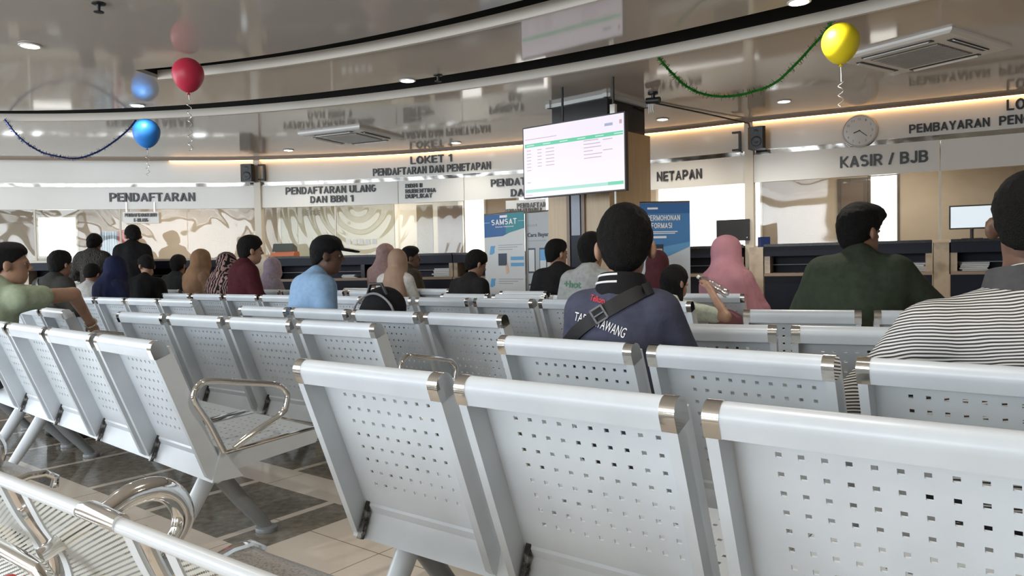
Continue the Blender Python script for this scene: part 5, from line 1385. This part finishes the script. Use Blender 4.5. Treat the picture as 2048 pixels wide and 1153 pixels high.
person('woman in a pale lilac headscarf beside the maroon shirt man', (546, 516, 9.4), 30, 'skin', cloth('lilac_dress', (.30, .26, .29)), 'long', None, headwear=('hijab', cloth('lilac_scarf', (.34, .28, .33))), eyes=False)
p = person('man in a maroon shirt with black hair', (502, 473, 8.2), 48, 'skin_light', cloth('maroon_shirt', (.065, .012, .018)), 'long', 'full', yaw=10, lean=6, sw=0.160, fat=.02, res=.014)
person('woman in a black and pink flower patterned headscarf', (455, 505, 8.75), 34, 'skin', floral_mat('floral_dress', (.015, .012, .014), (.38, .24, .22), 9), 'long', None, lean=10, headwear=('hijab', floral_mat('floral_scarf', (.015, .012, .014), (.38, .24, .22), 9)), eyes=False)
person('woman in a brown headscarf next to the flower patterned one', (403, 499, 9.45), 30, 'skin', cloth('brown_dress', (.22, .13, .08)), 'long', None, headwear=('hijab', cloth('brown_scarf', (.26, .15, .085), (.21, .12, .07), 8)), eyes=False)
person('person in a dark top with round dark hair left of the brown headscarf', (357, 511, 10.35), 10, 'skin', cloth('charcoal_top', (.022, .022, .022)), 'long', 'full', eyes=False, dy=0)
person('man in black with lowered head looking left', (292, 511, 9.45), -10, 'skin_light', cloth('black_tee', (.010, .010, .011)), 'long', 'short', yaw=-45, pitch=22, lean=14, sw=0.175, eyes=False)
person('woman in a long navy headscarf in front of the left counter', (233, 512, 8.45), 34, 'skin', cloth('navy_dress', (.018, .022, .06)), 'long', None, sw=0.155, headwear=('hijab_long', cloth('navy_scarf', (.016, .020, .058), (.012, .015, .045), 8)), eyes=False)
person('young man in a black tee standing at the left counter', (265, 452, 10.4), -20, 'skin_light', cloth('black_tee2', (.012, .012, .013)), 'short', 'full', yaw=-20, pitch=22, standing=True, sw=0.155, eyes=False)
person('woman in a dark patterned top standing at the left counter', (189, 469, 10.35), -5, 'skin', floral_mat('dark_batik', (.020, .020, .022), (.075, .065, .055), 14), 'long', 'bun', standing=True, sw=0.165, fat=.02, eyes=False, pitch=8,
       joints={'el': (-.33, .12, 1.12), 'er': (.33, .12, 1.12)})
person('person with dark hair and white collar seated below the standing woman', (183, 529, 9.3), 0, 'skin', cloth('white_shirt', (.5, .5, .48)), 'long', 'full', pitch=25, lean=12, eyes=False)
p = person('man in a dark grey jacket with a shoulder strap at the left', (121, 503, 7.9), 20, 'skin', cloth('dark_grey_jacket', (.040, .040, .036)), 'long', 'full', lean=8, sw=0.180, fat=.03, eyes=False)
strap(p, [(-.12, 1.07), (-.03, .98), (.08, .86), (.16, .76)], .035, M['black'], p['root'], name='bag_strap')
# man in pale green, forearm over the seat in front
p = person('man in a pale green shirt with his forearm over the seat ahead', (20, 486, 4.82), 42, 'skin_light', cloth('pale_green_shirt', (.36, .42, .30), (.31, .37, .255)), 'short', 'short', yaw=18, lean=10, sw=0.155, fat=.03, res=.010, slv=.40,
           joints={'sl': (-.19, -.01, 1.02), 'sr': aty(38, 598, 4.72), 'er': aty(146, 589, 5.02), 'wr': aty(182, 648, 5.28)})
wr = Vector(p['J']['wr']); er = Vector(p['J']['er']); d = (wr - er).normalized()
t = MB(); a0 = wr - d * .01; X = d.orthogonal().normalized(); Y = d.cross(X)
t.tube([a0 + (X * math.cos(k * math.pi / 10) + Y * math.sin(k * math.pi / 10)) * .040 for k in range(20)], .007, 8, closed=True); t.build('bracelet', mat('silver_bracelet', (.55, .52, .45), .25, .8), p['root'])

# black backpack resting on the seat beside the blue shirt
q = SDF(); q.ell((0, 0, .26), (.17, .13, .26), k=.05); q.ell((0, -.09, .20), (.13, .07, .17), k=.05); q.ell((.02, .03, .42), (.14, .10, .12), k=.05)
bp_ = empty('backpack', along((-1.877, 5.187), 37.9, 1.0, .36) + (.455,), -math.radians(20), 'black backpack on the seat beside the light blue shirt man', 'backpack')
link('bag_body', q.mesh('bag_body', cloth('black_nylon', (.014, .014, .016)), .014, .008), bp_)
MB().tube([(-.07, -.04, .49), (-.04, -.05, .56), (.04, -.05, .56), (.07, -.04, .49)], .012, 8).build('handle', M['black'], bp_)
MB().tube(catmull([(-.15, -.06, .22), (-.13, -.10, .42), (0, -.085, .50), (.13, -.09, .42), (.155, -.05, .22)], 6), .008, 8).build('zip', mat('grey_zip', (.25, .25, .26), .35), bp_)
bpy.context.view_layer.update()
